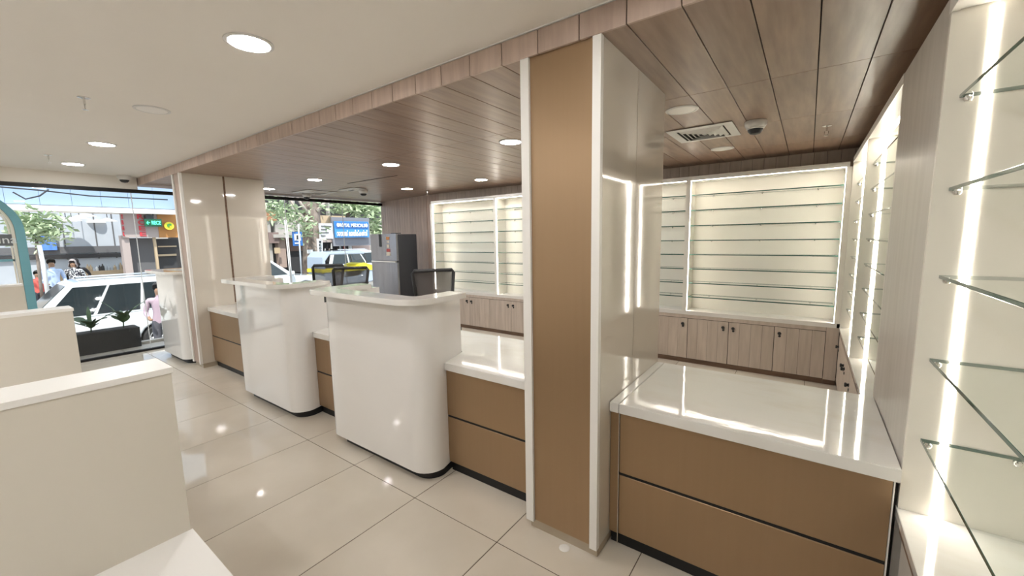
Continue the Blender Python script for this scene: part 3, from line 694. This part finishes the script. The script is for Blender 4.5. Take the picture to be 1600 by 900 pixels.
O('disc', cylinder(r_, .08, 32, axis='X'), m_yel, c_, gs); q = O('lettering', text_mesh('G', r_*1.1, .01, bold=.02), mat('green_letter', (.05, .3, .05), .5), c_+Vector((.05, 0, 0)), gs); q.rotation_euler = (math.pi/2, 0, math.pi/2)
es = thing('sign_reflection', 'small dark green reflection of an indoor sign with an arrow and RECE lettering, built as a board', 'sign', tuple(atx(239, 348, X0+.4)))  # indoor sign's reflection in the glass, built as a glowing board outside
PB('reflection_box', 226, 342, 253, 354, X0+.4, .08, mat('reflected_dark_green', (.01, .09, .05), .5), es); PB('bracket', 228, 336, 240, 342, X0+.4, .3, m_dark, es)
letters('\u2190 RECE', 229, 345, 251, 351, X0+.42, mat('reflected_green_glow', (.1, .9, .45), .5, emit=(.1, 1, .5), es=.3), 'lettering', es)
PB('hanger', 238, 330, 240, 337, X0+.3, .05, m_dark, es)  # bracket and hanger are added only to carry the reflection board
tv = thing('television', 'blue television screen on the grey cafe wall', 'television', tuple(atx(75, 382, X0-2.8)))
PB('casing', 62, 367, 89, 392, X0-2.85, .1, m_dark, tv); PB('screen', 63, 368, 88, 391, X0-2.84, .02, m_screen, tv)
wires = [((0, 292), (60, 297), (140, 306), (262, 312)), ((20, 300), (40, 311), (62, 306), (76, 296))]
for k, w in enumerate(wires):
    o = O('overhead_cable', tube([atx(u, v, -17) for u, v in w], .02, 5), m_dark, (0, 0, 0)); tag(o, ['long overhead cable crossing the left window', 'sagging short overhead cable at the left window corner'][k], 'cable')
m_shade = mat('lamp_shade_white', (.85, .83, .8), .4, emit=(1, .93, .85), es=.12)
shade = lathe([(.02, .12), (.05, .10), (.28, 0), (.29, -.02), (0, -.015)], 20)
for k, (u, v) in enumerate([(47, 341), (40, 345), (103, 345), (112, 344), (124, 341), (134, 337), (96, 343), (168, 345), (222, 347), (150, 347)]):
    p = atx(u, v, X0-.4-.66*[0, 2, 1, 3, 0, 2, 3, 1, 0, 4][k])
    t = thing('pendant_lamp', '%s white pendant lamp hanging in the cafe across the street' % ['first from the left,', 'leftmost, low,', 'third, low,', 'fourth, in the cluster,', 'fifth, in the cluster,', 'highest, brightest', 'half hidden,', 'lone round', 'far right', 'small'][k], 'lamp', tuple(p), 'pendant lamps of the cafe')
    O('shade', shade, m_shade, p, t); B('cord', p.x-.01, p.x+.01, p.y-.01, p.y+.01, p.z+.11, 3.7, m_dark, t)
for i in range(14):
    u = 138+i*4.7; p = atx(u, 424, X0-1.4); h = random.uniform(.12, .3)
    o = O('bottle', lathe([(.05, 0), (.05, h*.6), (.02, h*.8), (.02, h)], 8), random.choice([m_wht, m_dark, m_tan, m_greyw]), (p.x, p.y, px4(60, 424, 215, 470, X0-1.2)[3]))
    tag(o, 'small bottle or jar standing on the cafe counter', 'bottle', 'bottles on the cafe counter')
# ---- people
def person(label, loc, h, rz, shirt, pants, hair, pose, scarf=None, arms=None):
    t = thing('person', label, 'person', loc, rotz=rz)
    s = h/1.72
    V = {'pel': (0, 0, .95), 'wai': (0, 0, 1.08), 'che': (0, -.01, 1.28), 'nek': (0, 0, 1.46), 'hd0': (0, -.02, 1.53), 'hd1': (0, -.02, 1.64),
         'shl': (-.18, 0, 1.40), 'shr': (.18, 0, 1.40), 'ell': (-.25, .02, 1.12), 'elr': (.25, .02, 1.12), 'wrl': (-.2, -.2, 1.0), 'wrr': (.2, -.2, 1.0), 'hal': (-.17, -.28, 1.0), 'har': (.17, -.28, 1.0),
         'hpl': (-.10, 0, .90), 'hpr': (.10, 0, .90), 'knl': (-.11, -.02, .50), 'knr': (.12, .02, .50), 'anl': (-.11, .02, .09), 'anr': (.12, .04, .09), 'tol': (-.12, -.14, .04), 'tor': (.13, -.12, .04)}
    for k, v in (arms or {}).items(): V[k] = v
    E_ = [('pel', 'wai'), ('wai', 'che'), ('che', 'nek'), ('nek', 'hd0'), ('hd0', 'hd1'), ('che', 'shl'), ('che', 'shr'), ('shl', 'ell'), ('shr', 'elr'), ('ell', 'wrl'), ('elr', 'wrr'), ('wrl', 'hal'), ('wrr', 'har'),
          ('pel', 'hpl'), ('pel', 'hpr'), ('hpl', 'knl'), ('hpr', 'knr'), ('knl', 'anl'), ('knr', 'anr'), ('anl', 'tol'), ('anr', 'tor')]
    RR = dict(pel=.14, wai=.13, che=.15, nek=.055, hd0=.075, hd1=.085, shl=.065, shr=.065, ell=.045, elr=.045, wrl=.03, wrr=.03, hal=.03, har=.03, hpl=.10, hpr=.10, knl=.065, knr=.065, anl=.045, anr=.045, tol=.035, tor=.035)
    if pose == 'bent':
        for k in ('che', 'nek', 'hd0', 'hd1', 'shl', 'shr'): x, y, z = V[k]; V[k] = (x, y-(z-1.0)*.35, z-.03)
    K = list(V); me = bpy.data.meshes.new('sk'); me.from_pydata([tuple(c*s for c in V[k]) for k in K], [(K.index(a), K.index(b)) for a, b in E_], [])
    o = bpy.data.objects.new('sk', me); COL.objects.link(o); md = o.modifiers.new('s', 'SKIN')
    for k, sv in zip(K, me.skin_vertices[0].data): sv.radius = (RR[k]*s, RR[k]*s*(.75 if k in ('pel', 'wai', 'che') else 1)); sv.use_root = (k == 'pel')
    o.modifiers.new('u', 'SUBSURF').render_levels = 1; o.modifiers['u'].levels = 1
    dg = bpy.context.evaluated_depsgraph_get(); bme = bpy.data.meshes.new_from_object(o.evaluated_get(dg)); bpy.data.objects.remove(o)
    for mm in (shirt, pants, m_skin, m_tyre): bme.materials.append(mm)
    for f_ in bme.polygons:
        c = f_.center/s; f_.use_smooth = True
        if c.z > 1.47: f_.material_index = 2
        elif c.z < .10: f_.material_index = 3
        elif c.z < .90 and abs(c.x) < .2: f_.material_index = 1
        elif c.y < -.14 and c.z < 1.15: f_.material_index = 2
        else: f_.material_index = 0
    b = bpy.data.objects.new('body', bme); COL.objects.link(b); b.parent = t; WL[b.name] = Vector(loc)
    hx, hy, hz = V['hd1'][0]*s, V['hd1'][1]*s, V['hd1'][2]*s
    bm = bmesh.new(); bmesh.ops.create_icosphere(bm, subdivisions=3, radius=1)
    for v in bm.verts: v.co = Vector((v.co.x*.095*s, v.co.y*.11*s+.012*s, v.co.z*.12*s+.02*s))
    if not scarf: bmesh.ops.delete(bm, geom=[v for v in bm.verts if v.co.y < -.02*s and v.co.z < .07*s or v.co.z < -.05*s], context='VERTS')
    else:
        for v in bm.verts:
            if v.co.z < -.02*s: v.co.x *= 1.5; v.co.z -= .07*s; v.co.y *= 1.2
        bmesh.ops.delete(bm, geom=[v for v in bm.verts if v.co.y < -.075*s and v.co.z < .07*s], context='VERTS')
    for f_ in bm.faces: f_.smooth = True
    q = LP('headscarf' if scarf else 'hair', to_mesh(bm, 'hair'), scarf or hair, t, (hx, hy, hz-.01*s))
    fz = hz-.01*s
    for sx in (-1, 1): LP('eye', m_box(.016*s, .006, .008*s), m_dark, t, (hx+sx*.03*s, hy-.085*s, fz+.01*s)); 
    LP('nose', cylinder(.012*s, .03*s, 8, 0.004), m_skin, t, (hx, hy-.092*s, fz-.015*s)); LP('mouth', m_box(.035*s, .006, .008*s), mat('lips', (.25, .09, .07), .6), t, (hx, hy-.082*s, fz-.05*s))
    return t
SZ = -.75
m_lblue = mat('light_blue_shirt', (.50, .62, .86), .8); m_navy = mat('navy_trousers', (.03, .035, .05), .8); m_lil = mat('lilac_shirt', (.50, .38, .46), .8); m_grt = mat('grey_trousers', (.10, .10, .12), .8)
m_prt = mottle(mat('patterned_top', (.03, .03, .05), .8), (.8, .8, .8), 22, lo=.48, hi=.52); m_scg = mat('grey_headscarf', (.35, .31, .31), .9); m_blk = mat('black_dress', (.015, .015, .02), .9); m_redc = mat('red_shirt', (.65, .12, .10), .8)
def pos(u, v, x, z): a = atx(u, v, x); return (x, a.y, z)
person('man in light blue shirt and dark trousers seen from behind, outside the cafe', pos(81, 420, -19.0, SZ), 1.80, math.radians(100), m_lblue, m_navy, m_hair, 'stand')
person('woman in black and white patterned top with grey headscarf by the cafe', pos(115, 420, -20.0, SZ), 1.72, math.radians(70), m_prt, m_blk, m_hair, 'stand', scarf=m_scg)
person('person in black headscarf bending behind the patterned top', pos(124, 415, -21.2, SZ), 1.76, math.radians(60), m_blk, m_blk, m_hair, 'bent', scarf=m_blk)
person('person with dark hair between the man and the patterned top', pos(103, 415, -22.0, SZ), 1.66, math.radians(150), m_blk, m_navy, m_hair, 'bent')
person('person in red top standing beside the teal arch', pos(58, 430, -19.8, SZ), 1.42, math.radians(80), m_redc, m_navy, m_hair, 'stand')
person('person in lilac shirt standing by the white car, half hidden by the far podium', pos(251, 480, -11.6, GZ), 1.80, math.radians(80), m_lil, m_grt, m_hair, 'stand')
# ---- cars
whl = lathe([(.0, -.09), (.20, -.09), (.30, -.10), (.33, -.07), (.33, .07), (.30, .10), (.22, .09), (.21, .05), (.0, .05)], 28)
def rim_mesh():
    bm = bmesh.new()
    for k in range(5):
        a = 2*math.pi*k/5
        for da in (-.10, .10): bm_tube(bm, [(.03*math.cos(a), .03*math.sin(a), .085), (.21*math.cos(a+da), .21*math.sin(a+da), .08)], .018, 6)
    r0 = [(.205*math.cos(2*math.pi*i/24), .205*math.sin(2*math.pi*i/24), .085) for i in range(25)]; bm_tube(bm, r0, .014, 6)
    bm_tube(bm, [(0, 0, .05), (0, 0, .10)], .045, 10); return to_mesh(bm, 'rim')
rimm = rim_mesh()
def car(label, name, loc, rz, L, Wd, H, paint, kind='suv', group=None):
    t = thing(name, label, 'car', loc, group, rotz=rz)        # local +X = forward, +Y = left
    hz = H*.56 if kind == 'suv' else H*.60; r = .34; fa_, ra_ = L/2-.80, -L/2+.75
    def arch(cx): return [(cx+(r+.05)*math.cos(a), .33+(r+.05)*math.sin(a)) for a in [math.pi-math.pi*i/8 for i in range(9)]]
    low = [(-L/2+.03, .30)]+arch(ra_)+arch(fa_)+[(L/2-.03, .28), (L/2, .55), (L/2-.06, hz-.14), (L/2-.30, hz-.06), (L/2-1.15, hz), (-L/2+.06, hz), (-L/2, .6)]
    body = prism(low, -Wd/2, Wd/2, 'Y', bev=.03); LP('body', body, paint, t)
    def cab(pts, inset, dw):
        bm = bmesh.new(); rows = []
        for sgn in (-1, 1): rows.append([bm.verts.new((x, sgn*(Wd/2-.05-inset*(z-hz)/(H-hz)-dw), z)) for x, z in pts])
        bm.faces.new(rows[0]); bm.faces.new(rows[1][::-1]); n = len(pts)
        for i in range(n): bm.faces.new((rows[0][i], rows[1][i], rows[1][(i+1) % n], rows[0][(i+1) % n]))
        bmesh.ops.recalc_face_normals(bm, faces=bm.faces); bmesh.ops.bevel(bm, geom=list(bm.edges), offset=.025, segments=2, affect='EDGES', clamp_overlap=True); return smooth(to_mesh(bm, 'cab'), 40)
    if kind == 'suv': top = [(-L/2+.08, hz-.01), (-L/2+.22, H-.03), (-L/2+.5, H), (L/2-2.0, H), (L/2-1.72, H-.05), (L/2-1.02, hz-.01)]
    else: top = [(-L/2+.35, hz-.01), (-L/2+.85, H-.03), (-L/2+1.3, H), (L/2-2.05, H), (L/2-1.85, H-.04), (L/2-1.1, hz-.01)]
    LP('cabin', cab(top, .16, 0), paint, t)
    # side windows as panels leaning with the cabin
    gz0, gz1 = hz+.05, H-.13
    def frontx(z): a, b = top[-1], top[-2]; return a[0]+(b[0]-a[0])*(z-a[1])/(b[1]-a[1])
    def rearx(z): a, b = top[0], top[1]; return a[0]+(b[0]-a[0])*(z-a[1])/(b[1]-a[1])
    n = 3; xa0, xb0, xa1, xb1 = rearx(gz0)+.12, frontx(gz0)-.16, rearx(gz1)+.14, frontx(gz1)-.10
    for sgn in (-1, 1):
        for i in range(n):
            f0, f1 = (i+.04)/n, (i+.96)/n; bm = bmesh.new(); vs_ = []
            for dy in (0, .012):
                for (f, z, A_, B_) in ((f0, gz0, xa0, xb0), (f1, gz0, xa0, xb0), (f1, gz1, xa1, xb1), (f0, gz1, xa1, xb1)):
                    vs_.append(bm.verts.new((A_+(B_-A_)*f, sgn*(Wd/2-.05-.16*(z-hz)/(H-hz)-.002+dy), z)))
            for ix in ((0, 1, 2, 3), (4, 5, 6, 7), (0, 1, 5, 4), (1, 2, 6, 5), (2, 3, 7, 6), (3, 0, 4, 7)): bm.faces.new([vs_[q] for q in ix])
            bmesh.ops.recalc_face_normals(bm, faces=bm.faces); LP('side_window', to_mesh(bm, 'sw'), m_cglass, t)
    def screen(fn, dx, nm):
        bm = bmesh.new(); vs_ = []
        for d_ in (0, dx):
            for (s_, z) in ((-1, gz0-.02), (1, gz0-.02), (1, gz1+.03), (-1, gz1+.03)): vs_.append(bm.verts.new((fn(z)+d_, s_*(Wd/2-.17-.16*(z-hz)/(H-hz)), z)))
        for ix in ((0, 1, 2, 3), (4, 5, 6, 7), (0, 1, 5, 4), (1, 2, 6, 5), (2, 3, 7, 6), (3, 0, 4, 7)): bm.faces.new([vs_[q] for q in ix])
        bmesh.ops.recalc_face_normals(bm, faces=bm.faces); LP(nm, to_mesh(bm, nm), m_cglass, t)
    screen(frontx, .012, 'windscreen'); screen(rearx, -.012, 'rear_window')
    for cx in (fa_, ra_):
        for sgn in (-1, 1):
            w = LP('wheel', whl, m_tyre, t, (cx, sgn*(Wd/2-.10), .33), (-sgn*math.pi/2, 0, 0)); rr = O('rim', rimm, m_rim); rr.parent = w
    for sgn in (-1, 1):
        LP('headlamp', m_box(.10, .34, .13, .03), m_head, t, (L/2-.06, sgn*(Wd/2-.24), hz-.24)); LP('tail_lamp', m_box(.06, .16, .28, .02), m_red, t, (-L/2+.02, sgn*(Wd/2-.12), hz-.15))
        LP('mirror', m_box(.12, .20, .14, .03), paint, t, (frontx(gz0)-.10, sgn*(Wd/2+.06), gz0+.05)); LP('sill', m_box(L*.42, .03, .10, .01), m_tyre, t, (-.02, sgn*Wd/2, .30))
        if kind == 'suv': LP('roof_rail', tube([(rearx(gz1)+.35, sgn*(Wd/2-.25), H+.03), (frontx(gz1)-.35, sgn*(Wd/2-.25), H+.03)], .018, 6), m_greyw, t)
    LP('grille', m_box(.04, Wd*.42, .14, .02), m_tyre, t, (L/2-.01, 0, hz-.26)); LP('bumper', m_box(.10, Wd*.9, .16, .03), m_tyre, t, (L/2-.02, 0, .36)); LP('number_plate', m_box(.02, .48, .11, .005), m_wht, t, (L/2+.035, 0, .42))
    return t
car('white estate car parked along the street outside the left window', 'estate_car', (-14.0, 1.67, GZ), -math.pi/2, 3.9, 1.75, 1.86, m_cpaint, 'suv')
car('white saloon car, its bonnet in the right window above the middle podium', 'saloon_car', (-15.4, 6.1, -.65), math.pi/2, 4.1, 1.7, 1.56, m_cpaint, 'saloon')
car('silver-blue saloon parked behind the white saloon, near the tree', 'saloon_car', (-17.75, 6.5, -.65), math.pi/2, 4.1, 1.65, 1.42, m_cpaint2, 'saloon')
car('white jeep-like car parked at an angle behind the fridge side of the window', 'jeep_car', (-18.9, 12.9, -.65), math.radians(60), 3.9, 1.7, 1.62, m_cpaint, 'suv')
# auto rickshaw with yellow front and grey-blue canvas hood
ri = thing('auto_rickshaw', 'auto rickshaw with yellow body and blue-grey canvas hood', 'rickshaw', (-16.5, 10.0, -.65), rotz=math.radians(90))
LP('body', prism([(-1.2, .25), (1.1, .25), (1.3, .5), (1.15, .95), (.7, 1.08), (.55, .6), (-.3, .55), (-.4, .95), (-1.25, .95)], -.6, .6, 'Y', bev=.05), m_cpaint2, ri)
LP('front_cowl', prism([(.45, .80), (1.28, .72), (1.17, .98), (.74, 1.12), (.42, 1.05)], -.63, .63, 'Y', bev=.04), m_yel, ri)
LP('rear_band', prism([(-1.27, .80), (.42, .80), (.42, 1.0), (-1.27, .98)], -.625, .625, 'Y', bev=.03), m_yel, ri)
LP('hood', prism([(-1.25, .95), (-1.22, 1.45), (-1.0, 1.68), (.5, 1.70), (.78, 1.60), (.74, 1.52), (-.9, 1.55), (-1.1, 1.3), (-1.12, .95)], -.62, .62, 'Y', bev=.03), m_cpaint2, ri)
LP('windscreen', prism([(.80, 1.08), (.82, 1.08), (.72, 1.54), (.70, 1.54)], -.5, .5, 'Y'), m_wglass, ri)
for s_ in (-1, 1): LP('post', tube([(.86, s_*.56, 1.0), (.74, s_*.58, 1.6)], .02, 6), m_dark, ri); LP('wheel', whl, m_tyre, ri, (-.8, s_*.52, .25), (math.pi/2, 0, 0)).scale = (.75, .75, .75)
LP('wheel', whl, m_tyre, ri, (1.0, 0, .25), (math.pi/2, 0, 0)).scale = (.75, .75, .75); LP('seat', m_box(.5, 1.05, .5, .05), m_dark, ri, (-.75, 0, .8)); LP('headlamp', cylinder(.09, .06, 16, axis='X'), m_head, ri, (1.3, 0, .7))
# ---- tree(s)
def leafcloud(centers, n, r, size):
    bm = bmesh.new()
    for i in range(n):
        c = Vector(random.choice(centers)); d = Vector((random.gauss(0, 1), random.gauss(0, 1), random.gauss(0, .7))); p = c+d*r*.5
        u = Vector((random.uniform(-1, 1), random.uniform(-1, 1), random.uniform(-.6, .6))).normalized(); w = u.orthogonal().normalized(); k = size*random.uniform(.6, 1.3)
        vs_ = [bm.verts.new(p+u*k*a+w*k*b) for a, b in ((-1, 0), (0, -.35), (1, 0), (0, .35))]; bm.faces.new(vs_)
    return to_mesh(bm, 'foliage')
XT = -20.3
tb = [atx(489, 440, XT), atx(488, 400, XT), atx(487, 360, XT), atx(486, 325, XT), atx(480, 290, XT), atx(472, 250, XT)]; tb[0].z = -.76
tr = thing('street_tree', 'street tree with thick rough trunk in front of the shops', 'tree', tuple(tb[0]))
O('trunk', tube(tb, [.50, .44, .42, .42, .36, .24], 14), m_bark, (0, 0, 0), tr)
for a in ([(478, 345), (466, 332), (458, 320), (450, 305)], [(482, 335), (470, 318), (460, 300)], [(495, 330), (506, 318), (515, 300)], [(463, 350), (470, 340), (482, 352)]):
    O('branch', tube([atx(u, v, XT+.4) for u, v in a], [.09, .07, .05, .04][:len(a)], 7), mat('pale_branch', (.5, .42, .38), .8), (0, 0, 0), tr)
fo = O('foliage', leafcloud([atx(u, v, XT+.6) for u, v in [(422, 318), (432, 325), (440, 330), (447, 340), (468, 345), (475, 352), (482, 358), (452, 335), (425, 330), (494, 318)]], 520, .75, .15), m_leaf, (0, 0, 0), tr); fo['kind'] = 'stuff'
pt = thing('tree_notice', 'small white notice fixed to the tree trunk', 'sign', tuple(atx(484, 392, XT+.6))); PB('board', 480, 390, 489, 396, XT+.5, .02, m_wht, pt)
t2 = thing('leafy_tree', 'pale green leafy tree above the blue shop sign', 'tree', tuple(atx(545, 330, -21.5)))
O('trunk', tube([atx(546, 392, -21.5), atx(545, 360, -21.5), atx(543, 315, -21.5), atx(540, 280, -21.5)], [.14, .12, .10, .06], 8), m_bark, (0, 0, 0), t2)
fo = O('foliage', leafcloud([atx(u, v, -21.4) for u, v in [(528, 326), (538, 322), (548, 328), (560, 324), (570, 328), (580, 322), (588, 332), (584, 352), (590, 358), (582, 362)]], 800, .75, .22), m_leaf, (0, 0, 0), t2); fo['kind'] = 'stuff'
t3 = thing('cafe_shrub', 'small bright green tree beside the cafe television', 'tree', tuple(atx(58, 395, -18.6)))
O('trunk', tube([pos(60, 440, -18.7, SZ), atx(58, 395, -18.7), atx(57, 370, -18.7)], .04, 6), m_bark, (0, 0, 0), t3)
fo = O('foliage', leafcloud([atx(u, v, -18.7) for u, v in [(48, 348), (58, 352), (66, 358), (52, 362), (60, 366), (44, 356), (62, 348), (72, 362)]], 700, .55, .11), m_leaf, (0, 0, 0), t3); fo['kind'] = 'stuff'
po = O('white_pole', tube([pos(71, 440, -18.3, SZ), atx(67, 410, -18.3), atx(61, 383, -18.3)], .05, 8), m_wht, (0, 0, 0)); tag(po, 'thin white pole standing beside the teal arch', 'pole')
# ---- shops across the street (right window)
XS = -23.0
rb = thing('shop_building', 'grey shop building across the street behind the tree', 'building', (XS, 12, GZ))
yA, yB_ = atx(272, 360, XS).y, atx(640, 360, XS).y
B('upper_wall', XS-1, XS-.6, yA-.0, yB_+6, 1.2, 7.5, m_dark, rb, label='dark upper storey'); B('lower_wall', XS-3, XS-2.6, yA, yB_+6, SZ, 1.4, m_dark, rb)
PB('balcony', 430, 345, 506, 368, XS, .5, m_conc, rb, label='pale concrete balcony front'); PB('balcony_slab', 428, 366, 510, 371, XS+.3, .9, m_conc, rb)
PB('brown_fascia', 436, 371, 500, 392, XS-.2, .3, mat('brown_fascia', (.22, .15, .13), .7), rb); PB('pier', 436, 372, 447, 418, XS, .4, mat('pinkish_pier', (.42, .32, .28), .8), rb)
PB('pier', 418, 320, 424, 420, XS, .4, m_conc, rb); PB('pier', 500, 372, 506, 420, XS-.2, .4, m_conc, rb); PB('drain_pipe', 494, 300, 497, 345, XS+.1, .15, m_conc, rb)
PB('red_brown_panel', 418, 330, 432, 345, XS+.1, .1, mat('rust_panel', (.45, .22, .12), .8), rb); PB('window_box', 420, 363, 436, 380, XS+.2, .3, mat('shop_box', (.25, .18, .17), .7), rb); PB('opening', 452, 392, 478, 425, XS-.25, .1, m_dark, rb)
for k, (u0, v0, u1, v1) in enumerate([(440, 300, 446, 345), (456, 300, 461, 345), (512, 300, 515, 340), (548, 300, 551, 330)]): PB('column', u0, v0, u1, v1, XS-.3, .25, m_conc, rb)
o = PB('yellow_notice', 429, 387, 438, 396, XS+.3, .03, m_tan); tag(o, 'small yellow notice board left of the parking sign', 'sign')
tbd = PB('tan_hoarding', 497, 337, 540, 350, -20.5, .1, m_tan); tag(tbd, 'tan hoarding board behind the white notice', 'hoarding')
gb = PB('grey_hoarding', 519, 340, 578, 384, -20.3, .1, mat('grey_board', (.22, .22, .25), .7)); tag(gb, 'dark grey backing board around the blue shop sign', 'hoarding')
ss = thing('shop_sign', 'blue shop sign reading ROYAL MEDICALS over a line of local script', 'sign', tuple(atx(550, 358, -20)))
PB('board', 523, 346, 576, 371, -20.1, .08, m_sky, ss); PB('upper_band', 524, 347, 575, 357, -20.08, .03, m_blue, ss)
letters('\u25CFROYAL MEDICALS\u25CF', 526, 349, 574, 355, -20.06, m_wht, 'lettering', ss)
letters('\u0d31\u0d4b\u0d2f\u0d7d \u0d2e\u0d46\u0d21\u0d3f\u0d15\u0d4d\u0d15\u0d7d\u0d38\u0d4d', 526, 359, 574, 369, -20.06, m_wht, 'lettering', ss)
wn_ = thing('notice_board', 'white notice board with rows of small print left of the blue sign', 'sign', tuple(atx(509, 361, -19.8)))
PB('board', 499, 349, 520, 373, -19.8, .06, m_wht, wn_)
for i, w in enumerate((16, 9, 12, 7)): PB('text_row', 502, 352.5+i*5, 502+w, 354.5+i*5, -19.77, .02, m_darkg, wn_)
vb = thing('banner', 'tall narrow white banner with dark lettering beside the tree', 'banner', tuple(atx(500, 398, -18.4))); PB('cloth', 497, 373, 503, 424, -18.4, .03, m_wht, vb); O('pole', tube([pos(503.5, 430, -18.45, -.65), atx(503, 372, -18.45)], .03, 6), m_greyw, (0, 0, 0), vb)
for i in range(9): letters('MEDICINES'[i], 498.6+i*.15, 376+i*5.1, 501.6+i*.15, 379.6+i*5.1, -18.37, m_navy, 'letter', vb)
pk = thing('parking_sign', 'blue parking sign on a thin pole near the tree', 'sign', pos(468, 420, -19.0, -.75))
PB('plate', 457.5, 362, 472.5, 384, -19.5, .04, m_blue, pk); PB('pictogram_field', 460, 365.5, 470, 376, -19.47, .02, m_wht, pk); PB('pictogram', 463.5, 367.5, 467, 374, -19.46, .012, m_dark, pk); PB('lettering_bar', 461, 379, 469, 381, -19.47, .02, m_wht, pk)
O('pole', tube([pos(470, 420, -19.06, SZ), atx(466, 350, -19.06)], .035, 8), m_greyw, (0, 0, 0), pk)
wp = O('white_post', tube([pos(456, 432, -9.6, GZ), atx(446, 344, -9.6)], .028, 8), m_wht, (0, 0, 0)); tag(wp, 'thin white post standing outside the right window', 'post')
# goods hanging at the shop front
st_ = thing('shop_stall', 'open shop front with dark shelves under the blue sign', 'stall', tuple(atx(530, 400, -21)))
PB('back', 504, 378, 546, 440, -21.2, .1, m_dark, st_); PB('frame_post', 546, 376, 550, 402, -20.6, .1, m_wht, st_); PB('header', 503, 374, 577, 378, -20.5, .1, m_pinkp, st_); PB('side_wall', 551, 378, 578, 402, -21, .1, mat('pale_pink_wall', (.60, .45, .42), .7), st_)
mg = [m_wht, m_blk, m_pinkp, m_wht, m_blk, m_blk, m_tan, m_wht, m_blk, m_redc, m_wht, m_blk]
for i in range(12):
    u = 507+i*3.3; v = 380 if i % 2 else 388
    y0, y1, z0, z1 = px4(u, v, u+2.6, v+9, -20.9)
    o = O('hanging_garment', prism([(y0, z0), (y1, z0), (y1-.03, z1-.08), ((y0+y1)/2, z1), (y0+.03, z1-.08)], -20.94, -20.88, 'X'), mg[i]); tag(o, '%s garment, number %s from the left in the open shop front' % ('light' if mg[i] in (m_wht, m_tan) else 'dark' if mg[i] is m_blk else 'pinkish' if mg[i] is m_pinkp else 'red', ['one', 'two', 'three', 'four', 'five', 'six', 'seven', 'eight', 'nine', 'ten', 'eleven', 'twelve'][i]), 'garment', 'garments hanging in the shop front')
PB('far_facade', 575, 345, 640, 410, XS-.1, .2, m_conc, rb)
lb = thing('side_building', 'tall grey block filling the far end of the street', 'building', (-35, 8, GZ)); B('wall', -36, -34, -25, 45, GZ, 9, m_conc, lb)
# parked motorcycles
def moto(label, loc, rz):
    t = thing('motorcycle', label, 'motorcycle', loc, 'parked motorcycles', rotz=rz)
    for cx in (-.62, .62): LP('wheel', whl, m_tyre, t, (cx, 0, .3), (math.pi/2, 0, 0)).scale = (.9, .9, .6)
    LP('tank', prism([(-.05, .72), (.35, .75), (.42, .92), (.25, 1.0), (0, .9)], -.13, .13, 'Y', bev=.03), m_blk, t); LP('seat', m_box(.6, .24, .1, .03), m_dark, t, (-.32, 0, .82))
    LP('engine', m_box(.35, .25, .3, .04), m_greyw, t, (.05, 0, .45)); LP('fork', tube([(.62, 0, .3), (.42, 0, 1.02)], .035, 8), m_greyw, t); LP('handlebar', tube([(.32, -.35, 1.08), (.42, 0, 1.04), (.32, .35, 1.08)], .018, 6), m_dark, t)
    LP('headlamp', cylinder(.09, .1, 14, axis='X'), m_head, t, (.52, 0, .92)); LP('exhaust', tube([(.1, -.15, .3), (-.6, -.18, .35)], .04, 8), m_chrome, t)
moto('dark motorcycle parked under the yellow round sign', pos(262, 410, -20.2, SZ), 1.2)
moto('dark motorcycle parked at the far left, seen through the arch', pos(12, 420, -20.6, SZ), 1.5)
